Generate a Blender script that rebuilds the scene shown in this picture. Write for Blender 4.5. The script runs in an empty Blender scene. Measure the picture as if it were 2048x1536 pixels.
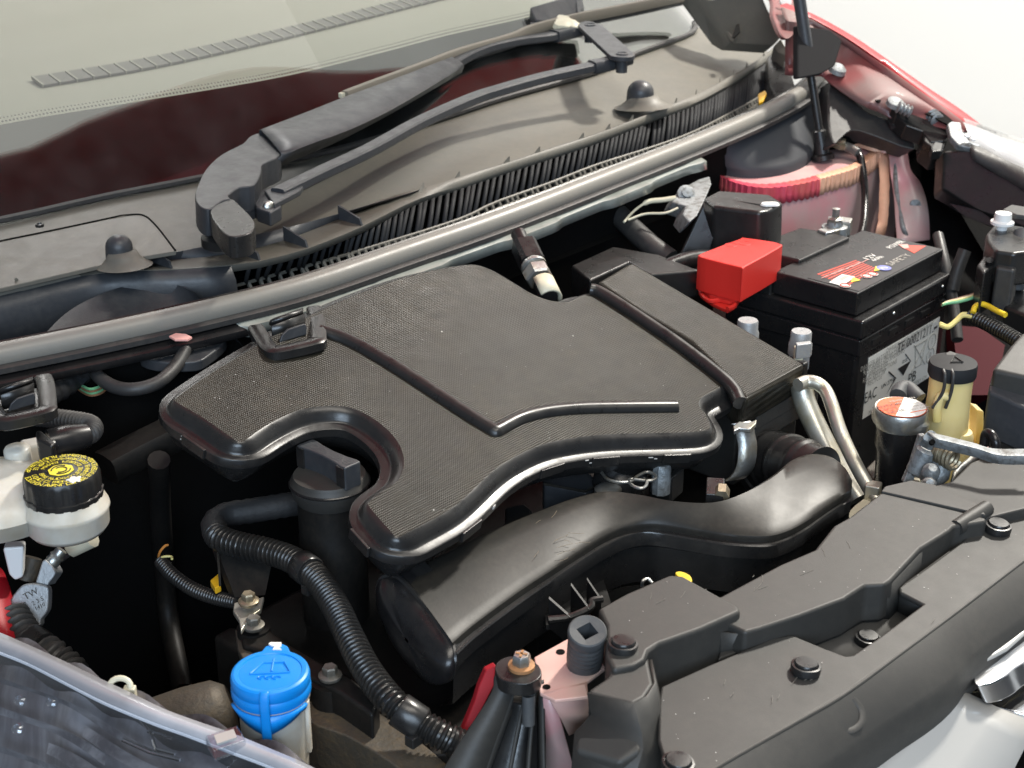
import bpy, bmesh, math, random
from mathutils import Vector as V, Matrix, noise
random.seed(7)
rad = math.radians
sc = bpy.context.scene
COL = sc.collection

# ------------------------------------------------------------------ camera
FPX = 3076.0
CAMZ = 0.53
PITCH = rad(24.0)
YAW = rad(41.5)                     # 0 = across the car, 90 = towards the windscreen
cd = bpy.data.cameras.new('camera')
cam = bpy.data.objects.new('camera', cd)
COL.objects.link(cam)
cam.location = (0, 0, CAMZ)
cam.rotation_euler = (rad(90) - PITCH, 0, YAW - rad(90))
cd.sensor_width = 36.0
cd.lens = 36.0 * FPX / 2048.0
cd.clip_start = 0.05
cd.clip_end = 100
cd.dof.use_dof = True
cd.dof.focus_distance = 1.22
cd.dof.aperture_fstop = 16.0
sc.camera = cam

# ------------------------------------------------------------------ light
sc.view_settings.view_transform = 'Standard'
sc.view_settings.look = 'None'
sc.view_settings.exposure = 0.0
w = bpy.data.worlds.new('World')
sc.world = w
w.use_nodes = True
w.node_tree.nodes['Background'].inputs[0].default_value = (0.80, 0.88, 1.0, 1)
w.node_tree.nodes['Background'].inputs[1].default_value = 0.13


def area(name, loc, target, sx, sy, power, col):
    ld = bpy.data.lights.new(name, 'AREA')
    ld.shape = 'RECTANGLE'
    ld.size, ld.size_y = sx, sy
    ld.energy = power
    ld.color = col
    o = bpy.data.objects.new(name, ld)
    COL.objects.link(o)
    o.location = loc
    o.rotation_euler = (V(target) - V(loc)).to_track_quat('-Z', 'Y').to_euler()
    return o


area('ceiling_lamp', (3.1, 0.72, 2.3), (1.1, 0.85, 0.0), 0.26, 0.26, 155, (1.0, 0.95, 0.86))
area('ceiling_panel', (0.5, -0.7, 2.9), (1.0, 0.8, 0.0), 2.4, 1.0, 58, (1.0, 0.93, 0.83))
area('window_front', (-1.3, -1.3, 1.2), (1.2, 0.8, 0.0), 2.0, 1.2, 85, (0.66, 0.82, 1.0))
area('ceiling_reflection_fill', (2.7, 2.0, 3.2), (2.7, 2.0, 0.0), 3.0, 2.0, 36, (1.0, 0.97, 0.92))  # added soft light standing in for the pale ceiling mirrored in the windscreen
area('wall_fill', (2.3, 3.4, 2.7), (3.7, 2.0, 0.4), 2.0, 0.5, 62, (1.0, 0.98, 0.95))  # added fill that brightens the white wall, no such lamp is seen


# ------------------------------------------------------------------ point helpers
CO = V((0, 0, CAMZ))
_F = V((math.cos(YAW), math.sin(YAW), 0)); _R = V((math.sin(YAW), -math.cos(YAW), 0)); _Z = V((0, 0, 1))
_fw = _F * math.cos(PITCH) - _Z * math.sin(PITCH)
_up = _F * math.sin(PITCH) + _Z * math.cos(PITCH)


def ray(u, v):
    return _fw + _R * ((u - 1024) / FPX) - _up * ((v - 768) / FPX)


def P(u, v, z=0.0):                 # point of the level plane at height z
    d = ray(u, v)
    return CO + d * ((z - CAMZ) / d.z)


def PL(u, v, p, n):                 # point of any plane
    d = ray(u, v); p = V(p); n = V(n)
    return CO + d * ((p - CO).dot(n) / d.dot(n))


def PP(pts, z=0.0):
    return [P(*(q if len(q) == 3 else (q[0], q[1], z))) for q in pts]


def dep(p):
    return (p - CO).dot(_fw)


def pxr(p, px):                     # size of px photo pixels at p
    return px * dep(p) / FPX


# ------------------------------------------------------------------ geometry helpers: all return (verts, faces)
def crom(pts, k=6, closed=False):
    n = len(pts); out = []
    m = n if closed else n - 1
    for i in range(m):
        if closed:
            a, b, c, d = pts[(i - 1) % n], pts[i], pts[(i + 1) % n], pts[(i + 2) % n]
        else:
            b, c = pts[i], pts[i + 1]
            a = pts[i - 1] if i else b * 2 - c
            d = pts[i + 2] if i + 2 < n else c * 2 - b
        for j in range(k):
            t = j / k
            out.append(0.5 * ((2 * b) + (c - a) * t + (2 * a - 5 * b + 4 * c - d) * t * t + (3 * b - a - 3 * c + d) * t ** 3))
    if not closed:
        out.append(pts[-1].copy())
    return out


def merge(*gs):
    vs, fs = [], []
    for v, f in gs:
        o = len(vs); vs += list(v); fs += [tuple(i + o for i in q) for q in f]
    return vs, fs


def extr(poly, vec):
    n = len(poly); vec = V(vec)
    nn = V((0, 0, 0))
    for i in range(n):
        a, b = poly[i], poly[(i + 1) % n]
        nn += a.cross(b)
    p = list(poly)
    if nn.dot(vec) > 0:
        p.reverse()
    vs = p + [q + vec for q in p]
    fs = [tuple(range(n)), tuple(range(2 * n - 1, n - 1, -1))]
    fs += [(i, n + i, n + (i + 1) % n, (i + 1) % n) for i in range(n)]
    return vs, fs


def frame(ax):
    ax = V(ax).normalized()
    t = V((0, 0, 1)) if abs(ax.z) < 0.9 else V((1, 0, 0))
    a = t.cross(ax).normalized()
    return a, ax.cross(a).normalized(), ax


def lathe(c, ax, prof, n=40, rf=None):
    a, b, ax = frame(ax); c = V(c)
    vs, fs = [], []
    for (r, h) in prof:
        for j in range(n):
            th = 2 * math.pi * j / n
            rr = r * (rf(th, h) if rf else 1)
            vs.append(c + ax * h + (a * math.cos(th) + b * math.sin(th)) * rr)
    for i in range(len(prof) - 1):
        for j in range(n):
            k = (j + 1) % n
            fs.append((i * n + j, i * n + k, (i + 1) * n + k, (i + 1) * n + j))
    if prof[0][0] > 1e-6: fs.append(tuple(range(n - 1, -1, -1)))
    if prof[-1][0] > 1e-6: fs.append(tuple(range((len(prof) - 1) * n, len(prof) * n)))
    return vs, fs


def tube(path, r, n=12, sq=None, caps=True, tw=None):
    """r: number or function of arc length s; sq: (a, b) flattening with b along 'up'"""
    m = len(path); vs, fs = [], []
    tg = []
    for i in range(m):
        tg.append((path[min(i + 1, m - 1)] - path[max(i - 1, 0)]).normalized())
    up = V((0, 0, 1)) if abs(tg[0].z) < 0.92 else V((1, 0, 0))
    nrm = (up - tg[0] * up.dot(tg[0])).normalized()
    s = 0
    for i in range(m):
        if i:
            s += (path[i] - path[i - 1]).length
            nrm = (nrm - tg[i] * nrm.dot(tg[i])).normalized()
        bi = tg[i].cross(nrm)
        rr = r(s) if callable(r) else (r[i] if isinstance(r, (list, tuple)) else r)
        for j in range(n):
            th = 2 * math.pi * (j + 0.5) / n
            ca, sa = math.cos(th), math.sin(th)
            if sq:
                e = 0.45
                ca = math.copysign(abs(ca) ** e, ca) * sq[0]; sa = math.copysign(abs(sa) ** e, sa) * sq[1]
            vs.append(path[i] + bi * ca * rr + nrm * sa * rr)
    for i in range(m - 1):
        for j in range(n):
            k = (j + 1) % n
            fs.append((i * n + j, i * n + k, (i + 1) * n + k, (i + 1) * n + j))
    if caps:
        fs.append(tuple(range(n - 1, -1, -1))); fs.append(tuple(range((m - 1) * n, m * n)))
    return vs, fs


def reseg(path, step):
    """resample a polyline at an even step"""
    out = [path[0].copy()]; acc = 0.0
    for i in range(1, len(path)):
        a, b = path[i - 1], path[i]; L = (b - a).length
        while acc + L >= step:
            t = (step - acc) / L
            a = a.lerp(b, t); L = (b - a).length; acc = 0.0; out.append(a.copy())
        acc += L
    if (out[-1] - path[-1]).length > step * 0.3: out.append(path[-1].copy())
    return out


def corr(path, r, pitch, amp, n=14):
    """corrugated tube"""
    pts = reseg(path, pitch / 6)
    return tube(pts, [r + amp * (1 if i % 6 in (0, 1, 2) else -1) * (0.6 if i % 6 in (0, 2) else 1) for i in range(len(pts))], n)


def sheet(rows):
    vs, fs = [], []
    m = len(rows[0])
    for r in rows: vs += list(r)
    for i in range(len(rows) - 1):
        for j in range(m - 1):
            fs.append((i * m + j, i * m + j + 1, (i + 1) * m + j + 1, (i + 1) * m + j))
    return vs, fs


def box(c, ex, ey, ez):
    """half-extent vectors"""
    c, ex, ey, ez = V(c), V(ex), V(ey), V(ez)
    vs = [c + ex * a + ey * b + ez * d for d in (-1, 1) for b in (-1, 1) for a in (-1, 1)]
    return vs, [(0, 2, 3, 1), (4, 5, 7, 6), (0, 1, 5, 4), (2, 6, 7, 3), (0, 4, 6, 2), (1, 3, 7, 5)]


def abox(x0, x1, y0, y1, z0, z1):
    return box(((x0 + x1) / 2, (y0 + y1) / 2, (z0 + z1) / 2), ((x1 - x0) / 2, 0, 0), (0, (y1 - y0) / 2, 0), (0, 0, (z1 - z0) / 2))


# ------------------------------------------------------------------ object helpers
ALL = []


def obj(name, g, m, parent=None, bev=0, seg=2, solid=0, ang=40, sub=0, off=-1, ks=None):
    me = bpy.data.meshes.new(name)
    me.from_pydata([tuple(v) for v in g[0]], [], g[1])
    bm = bmesh.new(); bm.from_mesh(me)
    bmesh.ops.remove_doubles(bm, verts=bm.verts, dist=1e-6)
    bmesh.ops.recalc_face_normals(bm, faces=bm.faces)
    bm.to_mesh(me); bm.free()
    me.materials.append(m)
    for p in me.polygons: p.use_smooth = True
    o = bpy.data.objects.new(name, me)
    COL.objects.link(o)
    if solid:
        s = o.modifiers.new('solid', 'SOLIDIFY'); s.thickness = solid; s.offset = off
    if bev:
        b = o.modifiers.new('bevel', 'BEVEL'); b.width = bev; b.segments = seg; b.limit_method = 'ANGLE'; b.angle_limit = rad(28)
        b.harden_normals = True
    else:
        me.set_sharp_from_angle(angle=rad(ang))
    if sub:
        s = o.modifiers.new('sub', 'SUBSURF'); s.levels = sub; s.render_levels = sub
    if parent: o.parent = parent
    ALL.append(o)
    return o


def thing(name, label, cat, group=None):
    o = bpy.data.objects.new(name, None)
    o.empty_display_size = 0.02
    COL.objects.link(o)
    return tag(o, label, cat, group)


def tag(o, label, cat, group=None):
    o['label'] = label; o['category'] = cat
    if group: o['group'] = group
    return o


def struct(o):
    o['kind'] = 'structure'
    return o


# ------------------------------------------------------------------ materials
MATS = {}


def mat(name, col, rough=0.5, metal=0.0, spec=0.5, bump=0.0, bscale=400, col2=None, cscale=30, cmix=(0.45, 0.65), rvar=0.0,
        coat=0.0, trans=0.0, sss=0.0, dust=0.0, dustcol=(0.22, 0.18, 0.13), dscale=18, distort=0.0):
    m = bpy.data.materials.new(name); m.use_nodes = True
    nt = m.node_tree; b = nt.nodes['Principled BSDF']
    L = nt.links.new
    tc = nt.nodes.new('ShaderNodeTexCoord')

    def ns(scale, detail=4, rgh=0.6):
        t = nt.nodes.new('ShaderNodeTexNoise'); t.inputs['Scale'].default_value = scale
        t.inputs['Detail'].default_value = detail; t.inputs['Roughness'].default_value = rgh
        t.inputs['Distortion'].default_value = distort
        L(tc.outputs['Object'], t.inputs['Vector']); return t

    def ramp(src, a, c):
        r = nt.nodes.new('ShaderNodeMapRange'); r.inputs[1].default_value = a; r.inputs[2].default_value = c
        L(src, r.inputs[0]); return r.outputs[0]

    def mix(fac, c1, c2):
        x = nt.nodes.new('ShaderNodeMix'); x.data_type = 'RGBA'
        L(fac, x.inputs[0])
        for s, c in ((6, c1), (7, c2)):
            if isinstance(c, tuple): x.inputs[s].default_value = (*c, 1)
            else: L(c, x.inputs[s])
        return x.outputs[2]
    b.inputs['Base Color'].default_value = (*col, 1)
    b.inputs['Roughness'].default_value = rough
    b.inputs['Metallic'].default_value = metal
    b.inputs['Specular IOR Level'].default_value = spec
    b.inputs['Coat Weight'].default_value = coat
    b.inputs['Coat Roughness'].default_value = 0.05
    b.inputs['Transmission Weight'].default_value = trans
    if sss:
        b.inputs['Subsurface Weight'].default_value = sss
        b.inputs['Subsurface Radius'].default_value = (0.012, 0.01, 0.008)
        b.inputs['Subsurface Scale'].default_value = 0.8
    c = col
    if col2:
        c = mix(ramp(ns(cscale, 5).outputs[0], *cmix), c, col2)
    if dust:
        n1 = ns(dscale, 6, 0.7); n2 = ns(dscale * 11, 3)
        mu = nt.nodes.new('ShaderNodeMath'); mu.operation = 'MULTIPLY'
        L(ramp(n1.outputs[0], 0.32, 0.72), mu.inputs[0]); L(ramp(n2.outputs[0], 0.25, 0.75), mu.inputs[1])
        m2 = nt.nodes.new('ShaderNodeMath'); m2.operation = 'MULTIPLY'; m2.inputs[1].default_value = dust
        L(mu.outputs[0], m2.inputs[0])
        c = mix(m2.outputs[0], c, dustcol)
    if not isinstance(c, tuple): L(c, b.inputs['Base Color'])
    if rvar:
        n = ns(55, 5, 0.65)
        r = nt.nodes.new('ShaderNodeMapRange'); r.inputs[1].default_value = 0.3; r.inputs[2].default_value = 0.7
        r.inputs[3].default_value = max(0.03, rough - rvar); r.inputs[4].default_value = min(1, rough + rvar)
        L(n.outputs[0], r.inputs[0]); L(r.outputs[0], b.inputs['Roughness'])
    if bump:
        n = ns(bscale, 3, 0.6)
        bp = nt.nodes.new('ShaderNodeBump'); bp.inputs['Strength'].default_value = bump; bp.inputs['Distance'].default_value = 0.001
        L(n.outputs[0], bp.inputs['Height']); L(bp.outputs[0], b.inputs['Normal'])
    MATS[name] = m
    return m


GRAIN = mat('grained_black_plastic', (0.031, 0.030, 0.028), 0.55, bump=0.10, bscale=1100, dust=0.3, dustcol=(0.085, 0.078, 0.065), rvar=0.03)
COWLM = mat('weathered_cowl_plastic', (0.115, 0.110, 0.095), 0.52, bump=0.10, bscale=900, dust=0.45, dustcol=(0.20, 0.175, 0.13), rvar=0.04)
BLK = mat('satin_black_plastic', (0.014, 0.014, 0.0145), 0.32, bump=0.04, bscale=500, dust=0.2, dustcol=(0.08, 0.07, 0.055), rvar=0.10)
DUCTM = mat('scuffed_black_plastic', (0.016, 0.015, 0.0135), 0.42, spec=0.26, bump=0.03, bscale=350, dust=0.4, dustcol=(0.07, 0.062, 0.048), rvar=0.02)
GLB = mat('glossy_black_plastic', (0.010, 0.010, 0.011), 0.30, bump=0.03, bscale=200, dust=0.2, dustcol=(0.06, 0.05, 0.04), rvar=0.08)
RUB = mat('black_rubber', (0.028, 0.028, 0.029), 0.50, bump=0.10, bscale=500, dust=0.5, dustcol=(0.11, 0.10, 0.085), rvar=0.08)
GRUB = mat('grey_rubber', (0.055, 0.060, 0.066), 0.60, bump=0.12, bscale=500, dust=0.4, dustcol=(0.15, 0.14, 0.12))
WIPM = mat('worn_grey_black_paint', (0.032, 0.035, 0.041), 0.45, bump=0.15, bscale=700, dust=0.4, dustcol=(0.10, 0.098, 0.092), rvar=0.1)
DARK = mat('dark_grime_and_shade', (0.004, 0.004, 0.004), 0.8, spec=0.08, bump=0.3, bscale=120)  # near black: shade in gaps and holes, also grimy bay parts
IRON = mat('grimy_cast_metal', (0.060, 0.055, 0.048), 0.6, metal=0.4, bump=0.6, bscale=250, dust=0.9, dustcol=(0.12, 0.09, 0.055))
TEAR = mat('corrugated_conduit_plastic', (0.012, 0.012, 0.012), 0.30, bump=0.05, dust=0.4, dustcol=(0.06, 0.05, 0.04))
REDP = mat('red_car_paint', (0.36, 0.006, 0.014), 0.42, coat=0.2, spec=0.35, bump=0.0)
PINK = mat('dull_red_underbonnet_paint', (0.72, 0.33, 0.34), 0.42, col2=(0.60, 0.45, 0.42), cscale=9, cmix=(0.40, 0.62), coat=0.35, dust=0.3, dustcol=(0.5, 0.38, 0.33), bump=0.03, bscale=120)
PINKD = mat('dusty_red_bracket_paint', (0.66, 0.40, 0.35), 0.45, col2=(0.62, 0.46, 0.39), cscale=14, coat=0.3, bump=0.04)
SEALR = mat('seam_sealer_red', (0.66, 0.07, 0.12), 0.42, col2=(0.60, 0.13, 0.11), cscale=14, cmix=(0.42, 0.62), bump=0.5, bscale=110, coat=0.2)
SEALO = mat('seam_sealer_orange', (0.82, 0.44, 0.29), 0.5, bump=0.6, bscale=160, dust=0.5, dustcol=(0.45, 0.33, 0.22))
ZINC = mat('zinc_plated_steel', (0.50, 0.51, 0.50), 0.38, metal=0.85, col2=(0.33, 0.30, 0.24), cscale=60, bump=0.25, bscale=300, rvar=0.1)
GREYM = mat('dull_galvanised_steel', (0.30, 0.32, 0.33), 0.55, metal=0.5, col2=(0.16, 0.16, 0.155), cscale=160, bump=0.6, bscale=420)
ALU = mat('aluminium_pipe', (0.62, 0.60, 0.53), 0.36, metal=0.75, col2=(0.50, 0.46, 0.34), cscale=40, bump=0.15, bscale=300)
SLATM = mat('matt_black_slat_plastic', (0.020, 0.021, 0.023), 0.65, spec=0.25)
SRUB = mat('dusty_seal_rubber', (0.19, 0.183, 0.165), 0.42, bump=0.10, bscale=500, dust=0.8, dustcol=(0.22, 0.20, 0.165), rvar=0.06)
BLADEM = mat('dusty_blade_spine', (0.20, 0.175, 0.135), 0.6, bump=0.2, bscale=300, dust=0.6, dustcol=(0.16, 0.14, 0.11))
FOAM = mat('black_foam', (0.022, 0.022, 0.023), 0.95, spec=0.05, bump=0.3, bscale=500)
PINKW = mat('dusty_red_dimmed_for_lamp', (0.20, 0.055, 0.055), 0.5, col2=(0.16, 0.095, 0.09), cscale=11, cmix=(0.4, 0.62), coat=0.2, spec=0.3)  # underbonnet red darkened to offset the strong lamp above it
SHEEN = mat('clear_plastic_sheen', (0.26, 0.265, 0.29), 0.22, coat=0.7, col2=(0.42, 0.43, 0.47), cscale=7)  # pale colour stands in for the reflection along the headlamp flange
FEDGE = mat('bright_lens_edge', (0.62, 0.64, 0.70), 0.2, coat=0.5)  # pale edge lines imitate the bright reflections along the lens
SCUFF = mat('dried_mud_scuff', (0.22, 0.175, 0.12), 0.9)
IRON2 = mat('dirty_brown_casting', (0.065, 0.058, 0.048), 0.6, metal=0.3, bump=0.7, bscale=160, dust=0.9, dustcol=(0.16, 0.11, 0.055), dscale=30)
REDF = mat('red_bracket_paint', (0.36, 0.018, 0.028), 0.55, spec=0.2)
SLATG = mat('matt_grey_black_plastic', (0.045, 0.048, 0.054), 0.6, spec=0.3)
SCRATCH = mat('pale_scratch', (0.16, 0.15, 0.13), 0.7)
CHIP = mat('whitish_scrape', (0.55, 0.54, 0.52), 0.8)
BAYM = mat('grimy_bay_metal', (0.055, 0.052, 0.05), 0.55, metal=0.2, bump=0.4, bscale=150, dust=0.5, dustcol=(0.06, 0.045, 0.03))
REDH = mat('brightened_bonnet_red', (0.62, 0.015, 0.03), 0.4, coat=0.2)  # car red brightened to strengthen its reflection in the windscreen
GLINT = mat('lamp_highlight_silver', (0.36, 0.36, 0.385), 0.3, metal=0.5, col2=(0.12, 0.115, 0.13), cscale=28, cmix=(0.38, 0.62), distort=1.0)  # silver tone for strips that imitate highlight streaks inside the headlamp
REDSHADE = mat('shaded_red_paint', (0.06, 0.003, 0.008), 0.6, spec=0.1)  # car red darkened to put the panel's deep shade into its colour
ALUC = mat('cast_aluminium', (0.36, 0.37, 0.38), 0.5, metal=0.45, bump=0.35, bscale=350, dust=0.3)
BRASSB = mat('passivated_bolt_steel', (0.36, 0.31, 0.22), 0.42, metal=0.7, col2=(0.22, 0.18, 0.12), cscale=80, bump=0.2, bscale=300)
GREYB = mat('dull_grey_bolt_steel', (0.17, 0.165, 0.15), 0.5, metal=0.5, col2=(0.11, 0.10, 0.08), cscale=90, bump=0.2)
RUST = mat('rusty_washer', (0.42, 0.21, 0.09), 0.65, metal=0.3, col2=(0.30, 0.16, 0.08), cscale=200, bump=0.5)
WHITEP = mat('milky_white_plastic', (0.64, 0.615, 0.55), 0.35, sss=0.35, col2=(0.52, 0.46, 0.36), cscale=14, bump=0.03)
WHITEC = mat('white_plastic', (0.80, 0.80, 0.78), 0.4)
CREAM = mat('cream_plastic', (0.62, 0.58, 0.44), 0.45, bump=0.05)
YELP = mat('yellowed_plastic', (0.74, 0.60, 0.28), 0.38, sss=0.3, col2=(0.70, 0.54, 0.19), cscale=16, bump=0.03)
BLUEP = mat('blue_plastic', (0.004, 0.235, 0.72), 0.38, bump=0.05, bscale=500, rvar=0.05)
REDPL = mat('red_plastic', (0.66, 0.030, 0.022), 0.42, bump=0.10, bscale=600)
GREEN = mat('green_wire_insulation', (0.16, 0.42, 0.22), 0.4)
YELW = mat('pale_yellow_wire_insulation', (0.66, 0.58, 0.22), 0.4)
YELS = mat('yellow_sleeve', (0.80, 0.56, 0.03), 0.4)
BROWNW = mat('brown_wire_insulation', (0.25, 0.13, 0.07), 0.4)
ORAW = mat('orange_wire_insulation', (0.55, 0.22, 0.05), 0.4)
CHROME = mat('chrome', (0.85, 0.86, 0.88), 0.10, metal=1.0)
SILV = mat('pale_silver_trim', (0.46, 0.455, 0.44), 0.32, metal=0.25, coat=0.5, bump=0.02)
FLANGE = mat('grey_primer_flange', (0.29, 0.31, 0.285), 0.34, coat=0.4, col2=(0.20, 0.22, 0.20), cscale=30, bump=0.1, bscale=200)
DASHM = mat('grey_dashboard_vinyl', (0.215, 0.215, 0.185), 0.7, bump=0.2, bscale=900)
DASHD = mat('dark_vent_recess', (0.10, 0.10, 0.095), 0.7)
FRIT = mat('black_glass_border', (0.012, 0.012, 0.012), 0.05, spec=0.9, coat=1.0)
WALLM = mat('white_wall_paint', (0.90, 0.90, 0.88), 0.8, bump=0.02, bscale=60)
FLOORM = mat('showroom_floor', (0.35, 0.34, 0.32), 0.35, col2=(0.30, 0.29, 0.27), cscale=3)
YPRINT = mat('yellow_print', (0.80, 0.68, 0.06), 0.5)
WPRINT = mat('white_print', (0.78, 0.77, 0.73), 0.5)
BPRINT = mat('black_print', (0.02, 0.02, 0.02), 0.5)
GPRINT = mat('grey_print', (0.40, 0.38, 0.34), 0.5)
RPRINT = mat('red_print', (0.60, 0.07, 0.04), 0.5)
PKPRINT = mat('pale_red_print', (0.72, 0.36, 0.32), 0.5)
ORPRINT = mat('orange_red_print', (0.78, 0.13, 0.035), 0.45)
BLPRINT = mat('blue_print', (0.20, 0.22, 0.55), 0.5)
LABELW = mat('white_paper_label', (0.84, 0.82, 0.76), 0.5)
LABELD = mat('dark_glossy_label', (0.020, 0.018, 0.020), 0.42)
TAPE = mat('cloth_harness_tape', (0.020, 0.020, 0.021), 0.65, bump=0.6, bscale=200)
BLUEC = mat('blue_paint', (0.05, 0.08, 0.40), 0.4)
YLENS = mat('amber_plastic', (0.75, 0.42, 0.02), 0.3)
BLOCKM = mat('black_grimy_metal', (0.007, 0.007, 0.007), 0.5, spec=0.25, bump=0.3, bscale=90, dust=0.4, dustcol=(0.05, 0.04, 0.03))


def glass_mat(name, tint, fres=1.45, rough=0.02, dirt=0.0):
    m = bpy.data.materials.new(name); m.use_nodes = True; nt = m.node_tree; nt.nodes.clear(); L = nt.links.new
    o = nt.nodes.new('ShaderNodeOutputMaterial'); t = nt.nodes.new('ShaderNodeBsdfTransparent'); t.inputs[0].default_value = (*tint, 1)
    g = nt.nodes.new('ShaderNodeBsdfGlossy'); g.inputs['Roughness'].default_value = rough
    lw_ = nt.nodes.new('ShaderNodeLayerWeight')
    pw_ = nt.nodes.new('ShaderNodeMath'); pw_.operation = 'POWER'; pw_.inputs[1].default_value = 4.0; L(lw_.outputs['Facing'], pw_.inputs[0])
    f0 = ((fres - 1) / (fres + 1)) ** 2
    f = nt.nodes.new('ShaderNodeMath'); f.operation = 'MULTIPLY_ADD'; f.inputs[1].default_value = 1 - f0; f.inputs[2].default_value = f0 * 1.6; L(pw_.outputs[0], f.inputs[0])
    x = nt.nodes.new('ShaderNodeMixShader'); L(f.outputs[0], x.inputs[0]); L(t.outputs[0], x.inputs[1]); L(g.outputs[0], x.inputs[2])
    out = x.outputs[0]
    if dirt:
        d = nt.nodes.new('ShaderNodeBsdfDiffuse'); d.inputs[0].default_value = (0.6, 0.6, 0.6, 1)
        tc = nt.nodes.new('ShaderNodeTexCoord'); n = nt.nodes.new('ShaderNodeTexNoise'); n.inputs['Scale'].default_value = 22; n.inputs['Detail'].default_value = 6
        mr = nt.nodes.new('ShaderNodeMapRange'); mr.inputs[1].default_value = 0.3; mr.inputs[2].default_value = 0.75; mr.inputs[4].default_value = dirt
        L(tc.outputs['Object'], n.inputs[0]); L(n.outputs[0], mr.inputs[0])
        y = nt.nodes.new('ShaderNodeMixShader'); L(mr.outputs[0], y.inputs[0]); L(out, y.inputs[1]); L(d.outputs[0], y.inputs[2]); out = y.outputs[0]
    L(out, o.inputs[0])
    return m


GLASS = glass_mat('windscreen_glass', (0.80, 0.82, 0.79), 1.5, 0.02, 0.025)
LENS = glass_mat('clear_lamp_plastic', (0.90, 0.92, 0.95), 1.8, 0.03, 0.07)


def cover_mat():
    """moulded grid grain of the air filter cover"""
    m = mat('mesh_grained_cover_plastic', (0.013, 0.0118, 0.0092), 0.36, spec=0.17, dust=0.9, dustcol=(0.052, 0.045, 0.033), dscale=7, rvar=0.07)
    nt = m.node_tree; L = nt.links.new; b = nt.nodes['Principled BSDF']
    tc = nt.nodes.new('ShaderNodeTexCoord')
    mp = nt.nodes.new('ShaderNodeMapping'); mp.inputs['Rotation'].default_value = (0, 0, rad(0))
    L(tc.outputs['Object'], mp.inputs[0])
    sx = nt.nodes.new('ShaderNodeSeparateXYZ'); L(mp.outputs[0], sx.inputs[0])
    outs = []
    for i in (0, 1):
        a = nt.nodes.new('ShaderNodeMath'); a.operation = 'MULTIPLY'; a.inputs[1].default_value = 2 * math.pi / 0.0020
        L(sx.outputs[i], a.inputs[0])
        s = nt.nodes.new('ShaderNodeMath'); s.operation = 'SINE'; L(a.outputs[0], s.inputs[0]); outs.append(s.outputs[0])
    ma = nt.nodes.new('ShaderNodeMath'); ma.operation = 'MULTIPLY_ADD'; ma.inputs[1].default_value = 0.35; ma.inputs[2].default_value = 0.65; L(outs[0], ma.inputs[0])
    mx = nt.nodes.new('ShaderNodeMath'); mx.operation = 'MULTIPLY'; L(ma.outputs[0], mx.inputs[0]); L(outs[1], mx.inputs[1])
    bp = nt.nodes.new('ShaderNodeBump'); bp.inputs['Strength'].default_value = 0.42; bp.inputs['Distance'].default_value = 0.0006
    L(mx.outputs[0], bp.inputs['Height']); L(bp.outputs[0], b.inputs['Normal'])
    return m


COVM = cover_mat()

# ------------------------------------------------------------------ lettering
_TC = {}


def glyphs(s, size=1.0):
    key = s
    if key not in _TC:
        c = bpy.data.curves.new('lettering', 'FONT'); c.body = s; c.align_x = 'CENTER'; c.align_y = 'CENTER'; c.resolution_u = 2
        o = bpy.data.objects.new('lettering', c); COL.objects.link(o)
        dg = bpy.context.evaluated_depsgraph_get()
        me = bpy.data.meshes.new_from_object(o.evaluated_get(dg))
        _TC[key] = ([v.co.copy() for v in me.vertices], [tuple(p.vertices) for p in me.polygons])
        bpy.data.objects.remove(o); bpy.data.meshes.remove(me)
    return _TC[key]


def text(s, c, ex, ey, size, lift=None, wide=1.0):
    """flat lettering at c, ex = reading direction, ey = up of the letters"""
    v, f = glyphs(s); c = V(c); ex = V(ex).normalized(); ey = V(ey).normalized()
    n = ex.cross(ey) * (lift if lift is not None else 0.0004)
    return [c + n + ex * p.x * size * wide + ey * p.y * size for p in v], f


def ringtext(s, c, ax, r, size, a0, a1, inward=False, lift=0.0004):
    a, b, ax = frame(ax); gs = []
    n = len(s)
    for i, ch in enumerate(s):
        if ch == ' ': continue
        t = a0 + (a1 - a0) * (i + 0.5) / n
        rd = a * math.cos(t) + b * math.sin(t); tg = (a * -math.sin(t) + b * math.cos(t))
        if inward: gs.append(text(ch, V(c) + rd * r + ax * lift, tg, -rd, size, 0))
        else: gs.append(text(ch, V(c) + rd * r + ax * lift, -tg, rd, size, 0))
    return merge(*gs)


# ------------------------------------------------------------------ the setting
struct(obj('floor', sheet([[V((-6, -6, -0.85)), V((9, -6, -0.85))], [V((-6, 9, -0.85)), V((9, 9, -0.85))]]), FLOORM))
struct(obj('wall', merge(abox(3.7, 3.9, -2.5, 4.6, -0.85, 2.9), abox(-2.0, 3.9, 4.6, 4.8, -0.85, 2.9)), WALLM))


def seqpts(pts, z, k=5, pre=(), post=()):
    """traced line at height z (or its own third value), smoothed"""
    return crom([V(p) for p in pre] + PP(pts, z) + [V(p) for p in post], k)


def even(path, n):
    L = [0]
    for i in range(1, len(path)): L.append(L[-1] + (path[i] - path[i - 1]).length)
    out = []; j = 0
    for i in range(n):
        s = L[-1] * i / (n - 1)
        while j < len(L) - 2 and L[j + 1] < s: j += 1
        t = (s - L[j]) / max(1e-9, L[j + 1] - L[j])
        out.append(path[j].lerp(path[j + 1], t))
    return out


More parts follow.
